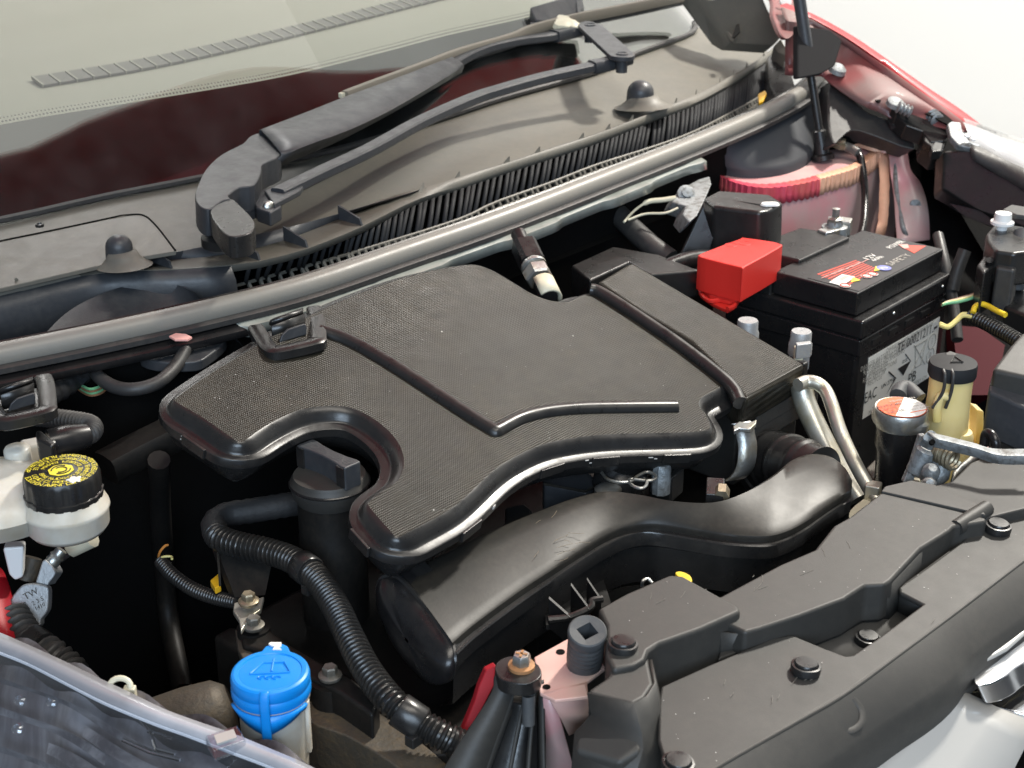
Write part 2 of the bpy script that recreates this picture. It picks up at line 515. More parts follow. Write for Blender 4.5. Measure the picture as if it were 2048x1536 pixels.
# ------------------------------------------------------------------ windscreen, dashboard, cowl, bonnet
gl_line = seqpts([(0, 440), (200, 395), (393, 357), (680, 297), (885, 235), (1001, 197), (1193, 143), (1268, 108), (1380, 66)], 0.085, 6,
                 pre=[(0.30, 1.36, .085), (0.52, 1.31, .085)], post=[(1.93, 1.345, .085)])
GN = 48
G = even(gl_line, GN)
TL = rad(38)
TD = V((0, math.cos(TL), math.sin(TL)))
ws = thing('windscreen', 'raked windscreen glass with dark lower border in front of the grey dashboard', 'windscreen')
obj('glass', sheet([[p + TD * t + V((0, 0, 0.0)) for p in G] for t in (0.0, .1, .2, .35, .5, .7)]), GLASS, ws)
FT = 0.112
obj('black_border', sheet([[p + TD * t - V((0, 0, 0.004)) for p in G] for t in (0.0, .05, .1, FT)]), FRIT, ws)
# dotted fade of the border
dots = []
for i in range(420):
    t = i / 419 * (GN - 1); j = min(GN - 2, int(t)); q = G[j].lerp(G[j + 1], t - j)
    for k, s in ((0.0035, .0011), (0.008, .0008)):
        c = q + TD * (FT + k) - V((0, 0, .004)); dots.append(([c - V((s, 0, 0)) - TD * s, c + V((s, 0, 0)) - TD * s, c + V((s, 0, 0)) + TD * s, c - V((s, 0, 0)) + TD * s], [(0, 1, 2, 3)]))
o = obj('border_dot', merge(*dots), FRIT, ws); o['kind'] = 'stuff'
obj('glass_trim', tube([p + V((0, -.003, .001)) for p in G], .0035, 6), RUB, ws)
# dashboard
db = thing('dashboard', 'grey dashboard top with a long row of demister vents behind the windscreen', 'dashboard')
dr = []
for t, dz in ((-.03, -.020), (.015, .016), (.05, .0235), (.20, .0240), (.34, .0245), (.42, .0245), (.45, .034), (.55, .038), (.58, .050), (.80, .056)):
    dr.append([V((p.x, G[GN // 2].y * .35 + p.y * .65 + .08 + t, .085 + dz)) for p in G])
obj('dash_top', sheet(dr), DASHM, db, ang=60)
hood_rows = []
for a in range(9):
    th = math.pi * a / 8
    hood_rows.append([V((0.62 + .055 * j, 1.86 - .10 * math.cos(th) * (1 - .05 * j) + .02 * j, .125 + .075 * math.sin(th) * math.sin(math.pi * (j + .3) / 9.6))) for j in range(10)])
obj('instrument_hood', sheet(hood_rows), DASHM, db, ang=60)
vz = .085 + .0245
vent0, vent1 = P(88, 176, vz), P(960, -18, vz)
vc = crom([P(88, 176, vz), P(300, 140, vz), P(520, 92, vz), P(740, 38, vz), P(960, -18, vz)], 12)
vp = even(vc, 39)
rec = []
for i in range(38):
    a, b = vp[i], vp[i + 1]
    dz = V((0, 0, .0035))
    d = (b - a) * .86; w = V((.012, .042, .002))
    g = extr([a + dz, a + d + dz, a + d + w + dz, a + w + dz], (0, 0, -.003))
    obj('vent_slot', g, DASHD, db)
    m = a - d * .02 + dz
    obj('vent_vane', box(m + w * .5 + V((0, 0, -.0012)), (.0013, 0, 0), w * .5, (0, 0, .002)), DASHM, db)

# cowl
lip_px = [(0, 578), (190, 532), (350, 506), (495, 474), (615, 446), (724, 415), (823, 386), (919, 355), (998, 331), (1066, 309), (1141, 285), (1199, 266), (1264, 241), (1312, 222), (1396, 188), (1466, 150), (1522, 116), (1550, 92)]
lip = seqpts(lip_px, 0.070, 6, pre=[(.32, 1.235, .07), (.48, 1.185, .07)])
LN = 64
Lp = even(lip, LN)
GG = even([p for p in gl_line], LN)
cowl = thing('windscreen_cowl', 'black plastic cowl with ribbed lip and slatted air grille below the windscreen', 'cowl')
rows = []
for t, dz in ((0, .002), (.06, .0), (.3, -.004), (.6, -.006), (.85, -.007), (.97, -.006), (1.0, -.005)):
    rows.append([GG[i].lerp(Lp[i], t) + V((0, 0, dz - .004)) for i in range(LN)])
obj('panel', sheet(rows), COWLM, cowl, solid=.003, ang=60)
# lip strip in front of the panel, with a front wall
st_px = [(0, 592), (190, 548), (350, 540), (495, 528), (600, 503), (680, 473), (728, 452), (830, 401), (919, 370), (998, 343), (1066, 321), (1141, 297), (1199, 277), (1264, 252), (1312, 233), (1396, 202), (1468, 162), (1522, 127), (1552, 102)]
strip = even(seqpts(st_px, 0.064, 6, pre=[(.32, 1.215, .064), (.48, 1.167, .064)]), LN)
def sunk(p):                       # 1 in the pocketed stretch of the lip, 0 elsewhere
    return min(1, max(0, (p.x - .70) / .05)) * min(1, max(0, (1.075 - p.x) / .08))


bk = [q.lerp(p + V((0, .034, -.002)), sunk(p)) + V((0, -.001, .001)) for p, q in zip(strip, Lp)]
obj('lip_strip', sheet([bk, strip, [p + V((0, .001, -.005)) for p in strip]]), COWLM, cowl, solid=.002)
obj('lip_wall', sheet([[p + V((0, -.0005, .001)) for p in Lp], [p + V((0, -.0015, .001)) for p in Lp], [b + V((0, .0, -.002)) for b in bk]]), WIPM, cowl, solid=.002)
fins = [(40, 1), (197, 1), (350, 2), (495, 2), (607, 2), (722, 2), (830, 1), (921, 1), (1000, 1), (1066, 1), (1142, 1), (1200, 1), (1265, 1), (1314, 1), (1355, 1), (1397, 1), (1437, 1), (1467, 1), (1498, 1), (1522, 1)]
for u, k in fins:
    # find the strip point under that photo column
    q = min(range(LN), key=lambda i: abs(1024 + FPX * ((strip[i] - CO).dot(_R)) / dep(strip[i]) - u))
    a, b = strip[q], bk[q] + V((0, .004, .008))
    h = .006 if k == 1 else .016
    obj('lip_fin', extr([a + V((0, 0, .001)), bk[q], bk[q] + V((0, 0, h)), a + V((0, .003, h * .5))], (.0022, 0, 0)), COWLM if k == 1 else WIPM, cowl)
# grille slats between strip and lattice
lat_px = [(470, 572), (496, 565), (700, 507), (912, 441), (988, 406), (1100, 366), (1193, 330), (1300, 296), (1380, 267), (1450, 232), (1512, 198), (1550, 172)]
lat = even(seqpts(lat_px, 0.040, 8), 240)
srange = even(seqpts(st_px[3:], 0.064, 6), 400)


def px_of(p):
    return 1024 + FPX * (p - CO).dot(_R) / dep(p), 768 - FPX * (p - CO).dot(_up) / dep(p)


def at_u(line, u):
    return min(line, key=lambda p: abs(px_of(p)[0] - u))


NS = 104
feet = []
for i in range(NS):
    a = srange[int((i + .5) / NS * 399)] + V((0, .001, -.003))
    b = at_u(lat, px_of(a)[0] - (10 if a.x < 1.5 else 5)).copy(); feet.append(b)
    m = (a + b) / 2 + V((0, -.001, .003))
    up = V((0, -.004, .008))
    obj('grille_slat', sheet([[a, m, b], [a - up, m - up, b - up]]), SLATM, cowl, solid=.0036, off=0)
lat2 = [p + V((0, -.004, -.006)) for p in lat]; lat3 = [p + V((0, -.008, -.012)) for p in lat]
for L_ in (lat, lat2, lat3):
    obj('lattice_rail', tube(L_[::6] + [L_[-1]], .0017, 6), COWLM, cowl)
for i in range(NS):
    b = feet[i] + V((.003, 0, 0))
    obj('lattice_post', tube([b, b + V((0, -.004, -.006)), b + V((0, -.008, -.012))], .0022, 5), COWLM, cowl)
# inner tray under the grille, near black for the shade of its cavity
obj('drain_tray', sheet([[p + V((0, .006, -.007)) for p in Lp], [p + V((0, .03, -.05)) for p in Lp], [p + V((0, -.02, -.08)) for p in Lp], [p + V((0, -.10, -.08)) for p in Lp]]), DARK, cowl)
obj('silver_tray_insert', sheet([[P(u, v - 14, .018), P(u, v + 24, .018)] for u, v in ((985, 415), (1040, 398), (1100, 376), (1150, 358), (1190, 344))]), ZINC, cowl)
# front wall of the left corner and the rounded wiper motor hump
seg = [p for p in strip if p.x < .83]
obj('lip_front_wall', sheet([seg, [p + V((0, -.006, -.012)) for p in seg], [p + V((0, -.010, -.05)) for p in seg]]), WIPM, cowl, solid=.002)
hump = []
hc = PP([(85, 672), (130, 628), (180, 598), (250, 572), (310, 562), (360, 572), (395, 590), (412, 606)], .052)
hc = crom(hc, 5)
hump = [hc, [p + V((0, -.012, -.004)) for p in hc], [p + V((0, -.05, -.03)) for p in hc]]
obj('motor_hump', sheet(hump), WIPM, cowl, ang=80)
# access cover
acc = crom(PP([(-60, 497), (120, 460), (245, 433)], .0845), 4) + crom(PP([(245, 433), (285, 432), (312, 452), (352, 503)], .0835), 6)[1:] + PP([(250, 520), (190, 534), (-60, 592)], .0725)
obj('access_cover', extr([p + V((0, 0, .0005)) for p in acc], (0, 0, -.004)), COWLM, cowl, bev=.0008)
obj('cover_gap', tube([p + V((0, .0006, .0009)) for p in acc[1:-3]], .0009, 5), DARK, cowl)
obj('cowl_hole', lathe(P(79, 449, .0865), (0, 0, 1), [(.004, -.002), (.004, .0005), (.0025, .001), (.0018, -.001), (0, -.001)], 12), BLK, cowl)  # small black disc put in for the dark spot of a hole
# two bump stops with conical feet
for (u, v, z) in ((238, 494, .0875), (1281, 186, .0885)):
    c = P(u, v, z)
    r = pxr(c, 27)
    foot = lathe(c + V((0, -.006, -.022)), (0, .12, 1), [(r * 1.9, .006), (r * 1.5, .009), (r * 1.2, .014), (r * 1.04, .019)], 30, rf=lambda t, h: 1 + .35 * math.cos(t) ** 2 * (1 - h / .02))
    obj('stop_foot', foot, COWLM, cowl, ang=70)
    prof = [(r, -.012)] + [(r * math.cos(a), r * .95 * math.sin(a)) for a in [i * math.pi / 2 / 8 for i in range(9)]]
    obj('rubber_stop', lathe(c, (0, -.1, 1), prof, 28), WIPM, cowl, ang=70)

# open bonnet, seen only as a reflection in the windscreen
bo = thing('bonnet', 'open red bonnet reflected in the windscreen, its dull red hinge showing at the top', 'bonnet')
b0y, b0z = 1.262, .45
bn = V((0, -math.cos(rad(62)), math.sin(rad(62))))
bq = []
for t in (0, .12, .35, .6, .85):
    bq.append([V((x, b0y, b0z)) + bn * t + V((0, .04 * math.sin(math.pi * t / .9), 0)) for x in [.42 + .100 * i for i in range(17)]])
obj('outer_skin', sheet(bq), REDH, bo, ang=60)
obj('rear_frame', tube([q + V((0, -.012, -.004)) for q in bq[0]], .036, 8, sq=(1.4, .7)), REDH, bo)
for k0 in (2, 7, 12):
    obj('liner', sheet([[q + V((0, -.02, -.010)) for q in r[k0:k0 + 4]] for r in bq[3:]]), DARK, bo)

# ------------------------------------------------------------------ wiper
def glass_z(x, y):
    for i in range(GN - 1):
        if G[i].x <= x <= G[i + 1].x:
            q = G[i].lerp(G[i + 1], (x - G[i].x) / (G[i + 1].x - G[i].x))
            return q.z + max(0, (y - q.y)) * math.tan(TL)
    return .085


def PW(u, v, z, lift=.012):          # point at height z, or just above the glass where the glass is nearer
    d = ray(u, v); p = P(u, v, z)
    t1 = (p - CO).length / d.length
    k = 0
    while p.z < glass_z(p.x, p.y) + lift and k < 400:
        t1 -= .002; p = CO + d * t1; k += 1
    return p


wp = thing('windscreen_wiper', 'long grey black wiper arm with twin rods and pale dusty blade on the cowl', 'wiper')
WZ = .125
hd = PP([(520, 266), (499, 273), (485, 287), (444, 308), (414, 335), (397, 366), (390, 393), (400, 412), (419, 418), (442, 402), (461, 397), (457, 390), (478, 375), (509, 369), (523, 342), (526, 328), (561, 311), (557, 295), (541, 277)], WZ)
hd = crom(hd, 3, True)
obj('arm_head', extr(hd, (0, .002, -.026)), WIPM, wp, bev=.0035, seg=3)
cap = PP([(421, 417), (461, 398), (478, 408), (506, 437), (509, 453), (497, 467), (458, 472), (430, 445)], WZ - .001)
obj('pivot_cap', extr(crom(cap, 3, True), (0, 0, -.020)), BLK, wp, bev=.004, seg=3)
obj('pivot_base', lathe(P(452, 480, .088), (0, 0, 1), [(.022, -.004), (.022, .004), (.017, .008), (.016, .02)], 28), BLK, wp)
obj('nut_washer', lathe(P(418, 476, .089), (0, 0, 1), [(.006, 0), (.006, .003), (0, .003)], 14), BRASSB, wp)
# arm channel: loft of roof-like sections
tp = [PW(u, v, .128, .026) for u, v in ((521, 264), (612, 229), (700, 194), (800, 158), (903, 119))]
lo = [PW(u, v, .126, .026) for u, v in ((562, 310), (630, 284), (700, 258), (795, 211), (925, 132))]
lw = [PW(u, v, .112, .014) for u, v in ((524, 345), (600, 312), (680, 277), (790, 219), (921, 143))]
n_ = 16
tp, lo, lw = even(crom(tp, 5), n_), even(crom(lo, 5), n_), even(crom(lw, 5), n_)
bkv = [p + V((0, .004, -.018)) for p in tp]
g = merge(sheet([bkv, tp, [a.lerp(b, .04) + V((0, 0, .0016)) for a, b in zip(tp, lo)], [a.lerp(b, .5) + V((0, 0, .0022)) for a, b in zip(tp, lo)], [a.lerp(b, .95) + V((0, 0, .0012)) for a, b in zip(tp, lo)], lo, lw]))
obj('arm_channel', g, WIPM, wp, solid=.002, ang=50)
obj('hinge_rivet', lathe(P(543, 322, .118), (-.3, -1, .5), [(.0065, 0), (.0065, .003), (.004, .005), (0, .005)], 18), WIPM, wp)
r1 = crom([PW(*q) for q in ((880, 142, .126), (950, 104, .128), (1020, 84, .13), (1100, 73, .132), (1185, 56, .134),)], 6)
obj('main_rod', tube(r1, .0074, 10, sq=(1.25, .75)), WIPM, wp)
r2 = crom([PW(*q) for q in ((556, 388, .108), (640, 347, .110), (740, 300, .112), (840, 245, .115), (940, 200, .118), (1000, 180, .12), (1090, 155, .122), (1190, 133, .124),)], 6)
obj('lower_rod', tube(r2, .0070, 10, sq=(1.15, .8)), WIPM, wp)
obj('rod_sleeve', tube(crom([PW(*q) for q in ((1108, 72, .132), (1150, 62, .133), (1180, 54, .134),)], 4), .0085, 10, sq=(1.2, .9)), WIPM, wp)
obj('rod_sleeve', tube(crom([PW(*q) for q in ((1184, 134, .124), (1215, 128, .125), (1255, 116, .127),)], 4), .0085, 10, sq=(1.2, .9)), WIPM, wp)
a, b = PW(1180, 50, .143, .03), PW(1244, 108, .139, .03)
dd = (b - a).normalized(); side = dd.cross(V((0, 0, 1))).normalized()
sr = pxr(a, 24)
lk = [a + (-dd * math.sin(t) + side * math.cos(t)) * sr for t in [i * math.pi / 10 for i in range(11)]] + [b + (dd * math.sin(t) - side * math.cos(t)) * sr for t in [i * math.pi / 10 for i in range(11)]]
obj('link_plate', extr(lk, (0, 0, -.006)), WIPM, wp, bev=.0012)
for q in (a, b):
    obj('link_rivet', lathe(q, (0, 0, 1), [(.0075, -.002), (.0075, .001), (.006, .0016), (.0055, .0006), (0, .0006)], 22), WIPM, wp)
    obj('link_post', lathe(q, (0, 0, -1), [(.007, .004), (.007, .022)], 14), WIPM, wp)
# lower rod fork
obj('rod_fork', merge(extr(PP([(503, 388), (528, 376), (562, 392), (562, 412), (540, 425), (512, 415)], .106), (0, 0, -.014)), extr(PP([(472, 407), (510, 395), (515, 412), (480, 424)], .103), (0, 0, -.012))), WIPM, wp, bev=.002)
obj('fork_tongue', extr(PP([(528, 380), (598, 357), (606, 372), (600, 380), (548, 408)], .110), (0, 0, -.006)), WIPM, wp, bev=.0015)
obj('fork_rivet', lathe(P(537, 413, .106), (-.3, -1, .4), [(.005, -.002), (.005, .003), (.003, .0045), (0, .0045)], 16), ZINC, wp)
# blade: dusty pale spine, holder at the link
bl = crom([PW(*q) for q in ((690, 194, .113), (740, 175, .115), (851, 134, .119), (919, 108, .124), (1022, 78, .127), (1065, 60, .13), (1150, 38, .135), (1260, 16, .14), (1400, -14, .14))], 6)
obj('blade_spine', tube(bl, .0058, 8, sq=(.9, 1.2)), BLADEM, wp)
obj('blade_rubber', tube([p + V((0, .002, -.010)) for p in bl], .003, 6), RUB, wp)
obj('blade_end', box(PW(692, 188, .118), (.010, .001, 0), (0, .003, 0), (0, 0, .003)), CREAM, wp, bev=.001)
hp = [PW(*q) for q in ((1060, 14, .144), (1080, 8, .146), (1150, -12, .146), (1166, 8, .145), (1158, 24, .144), (1090, 42, .142), (1072, 40, .142),)]
obj('blade_holder', extr(hp, (0, .002, -.016)), WIPM, wp, bev=.002)
obj('holder_tooth', extr([PW(*q) for q in ((1060, 44, .138), (1092, 44, .138), (1094, 58, .136), (1064, 60, .136),)], (0, 0, -.012)), WIPM, wp, bev=.001)
obj('holder_clip', extr([PW(*q) for q in ((1152, -6, .148), (1164, -8, .148), (1168, 14, .147), (1156, 28, .146),)], (0, 0, -.02)), WIPM, wp, bev=.001)
obj('dried_sealant', lathe(PW(1133, 44, .139, .024), (0, -.3, 1), [(.018, -.006), (.017, 0), (.010, .004), (0, .005)], 18, rf=lambda t, h: 1 + .25 * math.sin(3 * t) + .12 * math.sin(7 * t)), CREAM, wp)

# ------------------------------------------------------------------ bonnet seal and its metal flange
seal_px = [(-40, 719, .055), (0, 711, .055), (200, 671, .055), (400, 627, .055), (600, 577, .055), (800, 510, .055), (1000, 441, .056), (1200, 364, .058), (1400, 285, .061), (1520, 233, .065), (1590, 195, .069), (1625, 165, .072), (1640, 146, .074)]
seal = crom([V((.30, 1.13, .055)), V((.45, 1.085, .055))] + PP(seal_px), 8)
sealT = thing('bonnet_seal', 'long black rubber bonnet seal curving along the front of the cowl', 'rubber seal')
obj('bulb', tube(reseg(seal, .012), .0105, 16), SRUB, sealT)
lipp = [p + V((0, -.0105, -.007)) for p in seal]
obj('seal_lip', tube(reseg(lipp, .012), .0042, 8, sq=(1.6, .8)), RUB, sealT)
up_ = [p + V((0, .0085, .0065)) for p in seal]
obj('rear_edge', tube(reseg(up_, .014), .0028, 6), BLK, sealT)
e = seal[-1]
obj('seal_end', tube(crom([e, e + V((.004, .012, .004)), P(1612, 128, .085), P(1588, 112, .092), P(1580, 106, .094)], 5), [.0107 - .00035 * i for i in range(21)], 12), RUB, sealT)
flk = thing('seal_flange', 'wavy grey primed metal flange running under the black bonnet seal', 'metal flange')
fp = even([p for p in seal if .50 < p.x < 1.44], 150)
fl0, fl1, fl2 = [], [], []
for i, p in enumerate(fp):
    x = p.x
    wv = .0045 * math.tanh(4 * math.sin(x * 38)) * (1 if x > .9 else .3)
    s = 1.0 if x > .76 else .65
    fl0.append(p + V((0, -.008, -.008))); fl1.append(p + V((0, -.021 * s + wv * .5, -.013))); fl2.append(p + V((0, -.0215 * s + wv * .6, -.021 - .001)))
obj('flange_edge', sheet([fl0, fl1, fl2]), FLANGE, flk, solid=.0012, ang=50)
fq = [p for p in even(seal, 120) if p.x > .4] + [V((1.95, 1.12, .07))]
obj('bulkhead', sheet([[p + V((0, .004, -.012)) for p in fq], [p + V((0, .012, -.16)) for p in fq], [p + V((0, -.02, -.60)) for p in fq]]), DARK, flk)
# black carrier strip with two spring clips at the left
lsg = [p for p in even(seal, 200) if .42 < p.x < .80]
ca = thing('seal_carrier', 'thin black carrier strip under the left half of the bonnet seal', 'trim strip')
obj('strip', sheet([[p + V((0, -.010, -.010)) for p in lsg], [p + V((0, -.021, -.016)) for p in lsg], [p + V((0, -.022, -.021)) for p in lsg]]), GLB, ca, solid=.0015)


def seal_clip(label, du, dv):
    t = thing('seal_clip', label, 'clip', 'black spring clips under the bonnet seal')
    z = .056
    q = lambda u, v, zz=z: P(u + du, v + dv, zz)
    fr = [q(512, 660), q(530, 690), q(543, 704), q(560, 706), q(630, 690), q(637, 680), q(634, 640), q(628, 622)]
    obj('clip_frame', tube(crom(fr, 4), .0056, 8, sq=(1.2, .9)), BLK, t)
    obj('clip_floor', extr([q(522, 668, z - .003), q(545, 698, z - .003), q(630, 682, z - .003), q(626, 634, z - .003)], (0, 0, -.002)), BLK, t)
    obj('spring_plate', sheet([[q(541, 651, z + .012), q(607, 627, z + .012)], [q(543, 640, z + .016), q(606, 620, z + .016)], [q(547, 636, z + .012), q(606, 615, z + .012)]]), GLB, t, solid=.0022)
    obj('spring_wall', sheet([[q(541, 651, z + .012), q(607, 627, z + .012)], [q(545, 680, z - .002), q(609, 662, z - .002)]]), BLK, t, solid=.0015)
    obj('tongue', extr([q(556, 684, z), q(562, 668, z + .006), q(574, 657, z + .009), q(608, 646, z + .009), q(611, 652, z + .006), q(611, 668, z)], V((-.002, -.004, .001))), WIPM, t, bev=.001)
    return t


seal_clip('black spring clip right of the hose loop, above the engine cover edge', 0, 0)
seal_clip('black spring clip at the left picture edge, above the brake fluid reservoir', -541, 138)
# paint flake
fk = tag(obj('paint_flake', extr(PP([(338, 672), (352, 666), (372, 668), (384, 674), (376, 679), (350, 679)], .050), (0, 0, -.0015)), PKPRINT), 'small curled red and white paint flake lying on the seal above the hose loop', 'paint flake')

# ------------------------------------------------------------------ air filter cover on the engine
ES = .25
EP, EN = (1.0, .55, -.03), V((0, -ES, 1)).normalized()
EY = V((0, 1, ES)).normalized(); EX = V((1, 0, 0))


def PE(u, v, h=0.0):
    return PL(u, v, V(EP) + EN * h, EN)


cov = thing('air_filter_cover', 'large black mesh grained air filter cover lying over the engine', 'engine cover')
cpx = [(484, 884), (513, 864), (547, 843), (598, 820), (650, 812), (700, 815), (748, 838), (790, 876), (808, 918), (798, 958), (772, 978), (738, 1004), (736, 1010), (747, 1024), (788, 1070), (796, 1074), (844, 1049), (912, 1010), (988, 940), (1039, 908), (1090, 887), (1158, 874), (1227, 868), (1310, 866), (1380, 864), (1414, 860), (1420, 852), (1412, 830), (1398, 812), (1402, 796), (1433, 779), (1448, 768), (1449, 752), (1433, 736), (1382, 698), (1300, 644), (1230, 604), (1185, 588), (1160, 594), (1138, 603), (1104, 603), (1066, 590), (1040, 575), (1000, 550), (968, 535), (938, 530), (850, 545), (760, 572), (640, 622), (520, 688), (420, 748), (352, 797), (356, 806), (410, 838), (470, 880)]
c2 = [((p - V(EP)).dot(EX), (p - V(EP)).dot(EY)) for p in [PE(*q) for q in cpx]]
c2 = [V((a, b, 0)) for a, b in c2]
c2 = crom(c2, 5, True)
# even resample of the closed line
cc = reseg(c2 + [c2[0]], .0045)
if (cc[-1] - cc[0]).length < .003: cc.pop()
area2 = sum(cc[i].x * cc[(i + 1) % len(cc)].y - cc[(i + 1) % len(cc)].x * cc[i].y for i in range(len(cc)))
if area2 < 0: cc.reverse()


def outset(line, d, it=2):
    n = len(line); out = []
    for i in range(n):
        t = (line[(i + 1) % n] - line[i - 1]).normalized()
        out.append(line[i] + V((t.y, -t.x, 0)) * d)
    for _ in range(it):
        out = [(out[i - 1] + out[i] * 2 + out[(i + 1) % n]) / 4 for i in range(n)]
    return out


def E3(p, h): return V(EP) + EX * p.x + EY * p.y + EN * h


rings = [(0, 0, 0), (.0025, -.0010, 1), (.005, -.0035, 2), (.0072, -.0072, 3), (.0082, -.0090, 3), (.0100, -.0096, 4), (.0150, -.0098, 5), (.0160, -.0105, 5), (.0162, -.0165, 5)]
N_ = len(cc)
top = [E3(p, 0) for p in cc]
obj('grained_top', (top, [tuple(range(N_))]), COVM, cov)
RR = [[E3(p, h) for p in outset(cc, d, it)] for d, h, it in rings]
R0 = [[q for q in r] + [r[0]] for r in RR]
obj('rim', sheet(R0), BLK, cov, ang=48)
tubr = [(.0135, -.0160, 5), (.0140, -.0190, 5), (.0095, -.0195, 5), (.0080, -.026, 5), (.003, -.036, 6), (-.004, -.042, 6)]
T0 = [[E3(p, h) for p in outset(cc, d, it)] for d, h, it in tubr]
g = sheet([r + [r[0]] for r in T0])
obj('lower_tub', merge(g, (T0[-1], [tuple(range(N_))])), BLK, cov, ang=38)
# small locking tabs on the rim
for (u, v) in ((915, 1045), (1090, 926), (1345, 897), (745, 1078), (420, 873), (1205, 905)):
    c = PE(u, v, -.013)
    k = min(range(N_), key=lambda i: (RR[-2][i] - c).length)
    a = RR[-2][k]; t = (RR[-2][(k + 1) % N_] - RR[-2][k - 1]).normalized()
    n = t.cross(EN)
    obj('rim_tab', box(a + n * .0008 - EN * .003, t * .012, n * .0012, EN * .0042), BLK, cov, bev=.0006)
for (u, v, k) in ((375, 872, 3), (392, 880, 2), (735, 1088, 4), (965, 1006, 3), (1175, 905, 4), (1195, 902, 3), (1108, 922, 3), (1300, 903, 2)):
    for q in range(k):
        c = PE(u + random.uniform(-12, 12), v + random.uniform(-4, 4), -.013)
        n0 = min(range(N_), key=lambda i: (RR[-2][i] - c).length)
        c = RR[-2][n0] + (RR[-2][n0] - top[n0]).normalized() * .0004 + EN * random.uniform(-.004, .001)
        t_ = (RR[-2][(n0 + 1) % N_] - RR[-2][n0 - 1]).normalized()
        obj('chip_mark', box(c, t_ * random.uniform(.0006, .0022), EN * .0003, t_.cross(EN) * .0003), CHIP, cov)
# moulded bars
bar1 = crom([PE(*q) for q in ((680, 672), (760, 715), (840, 765), (920, 817), (985, 861))], 8)
bar2 = crom([PE(*q) for q in ((985, 861), (1002, 858), (1040, 838), (1090, 824), (1160, 817), (1250, 815), (1352, 816))], 8)
rr = .0062
b_ = crom([PE(*q) for q in ((640, 662), (700, 683), (770, 722), (850, 773), (930, 826), (982, 858), (990, 863), (999, 859), (1040, 838), (1090, 825), (1160, 818), (1250, 816), (1352, 815))], 7)
obj('moulded_bar', tube([p - EN * .0012 for p in b_], .0070, 14), BLK, cov)
# wrinkled shroud at the rear edge
sh = []
for h, dy in ((-.004, .0), (.004, .012), (.0045, .035), (-.003, .055), (-.03, .06)):
    sh.append([PE(u, v, h) + EY * (dy - .028) for u, v in ((630, 655), (660, 640), (700, 625), (760, 600), (830, 575), (900, 552), (960, 545))])
# raised air box
boxp = [PE(*q, .007) for q in ((1193, 563), (1262, 522), (1304, 546), (1614, 729), (1492, 801), (1470, 768), (1380, 682), (1278, 621))]
obj('airbox_lid', extr(boxp, EN * -.034), COVM, cov, bev=.005, seg=3)
gr = crom([PE(*q, .0015) for q in ((1180, 580), (1200, 586), (1262, 625), (1358, 690), (1436, 750), (1466, 778), (1480, 806))], 6)
obj('lid_moulding', tube(gr, .0062, 14), BLK, cov)
A_, B_ = PE(1486, 797, -.018), PE(1602, 733, -.018)
dx = (B_ - A_).normalized()
fy = V((dx.y, -dx.x, 0))


def lbox(s0, s1, f0, f1, z0, z1):   # box along the lid's front edge
    L_ = (B_ - A_).length
    return box(A_ + dx * L_ * (s0 + s1) / 2 + fy * (f0 + f1) / 2 + V((0, 0, (z0 + z1) / 2)), dx * L_ * (s1 - s0) / 2, fy * (f1 - f0) / 2, V((0, 0, (z1 - z0) / 2)))


obj('airbox_body', lbox(-.05, 1.03, -.11, -.001, -.085, .002), GRAIN, cov, bev=.003)
obj('front_tray', lbox(-.02, 1.09, -.002, .016, -.040, -.020), GRAIN, cov, bev=.002)
obj('tray_rim', lbox(-.02, 1.09, .0145, .0168, -.024, -.009), GRAIN, cov, bev=.0007)
for s in (.07, .27, .58):
    obj('tray_fin', extr([A_ + dx * (B_ - A_).length * s + fy * .001 + V((0, 0, .004)), A_ + dx * (B_ - A_).length * s + fy * .001 + V((0, 0, -.022)), A_ + dx * (B_ - A_).length * s + fy * .012 + V((0, 0, -.018))], dx * .002), GRAIN, cov)
obj('side_hook', lbox(.985, 1.07, -.02, .004, -.022, .004), BLK, cov, bev=.002)
# metal spring clip
kc = [(1480, 846), (1487, 851), (1490, 870), (1494, 890), (1493, 915), (1488, 935), (1478, 950), (1466, 958)]
zz = [.002, .000, -.008, -.016, -.026, -.035, -.042, -.046]
c_ = crom([P(u, v, z - .026) for (u, v), z in zip(kc, zz)], 4)
wv = (_R * .95 + _F * .3).normalized() * .0085
clip = sheet([[p - wv for p in c_], [p + wv for p in c_]])
obj('metal_clip', clip, ZINC, cov, solid=.0016)
obj('clip_head', extr(PP([(1466, 852), (1478, 842), (1496, 845), (1514, 838), (1512, 847), (1500, 858), (1480, 856), (1468, 862)], -.021), (0, 0, -.004)), ZINC, cov, bev=.001)
# front rubber foot
ft = P(822, 1112, -.055)
obj('rubber_foot', lathe(ft, (0, 0, -1), [(.010, -.02), (.0155, .0), (.0165, .004), (.013, .008), (.0135, .016), (.0165, .019), (.0165, .024), (.010, .028)], 28), RUB, cov)

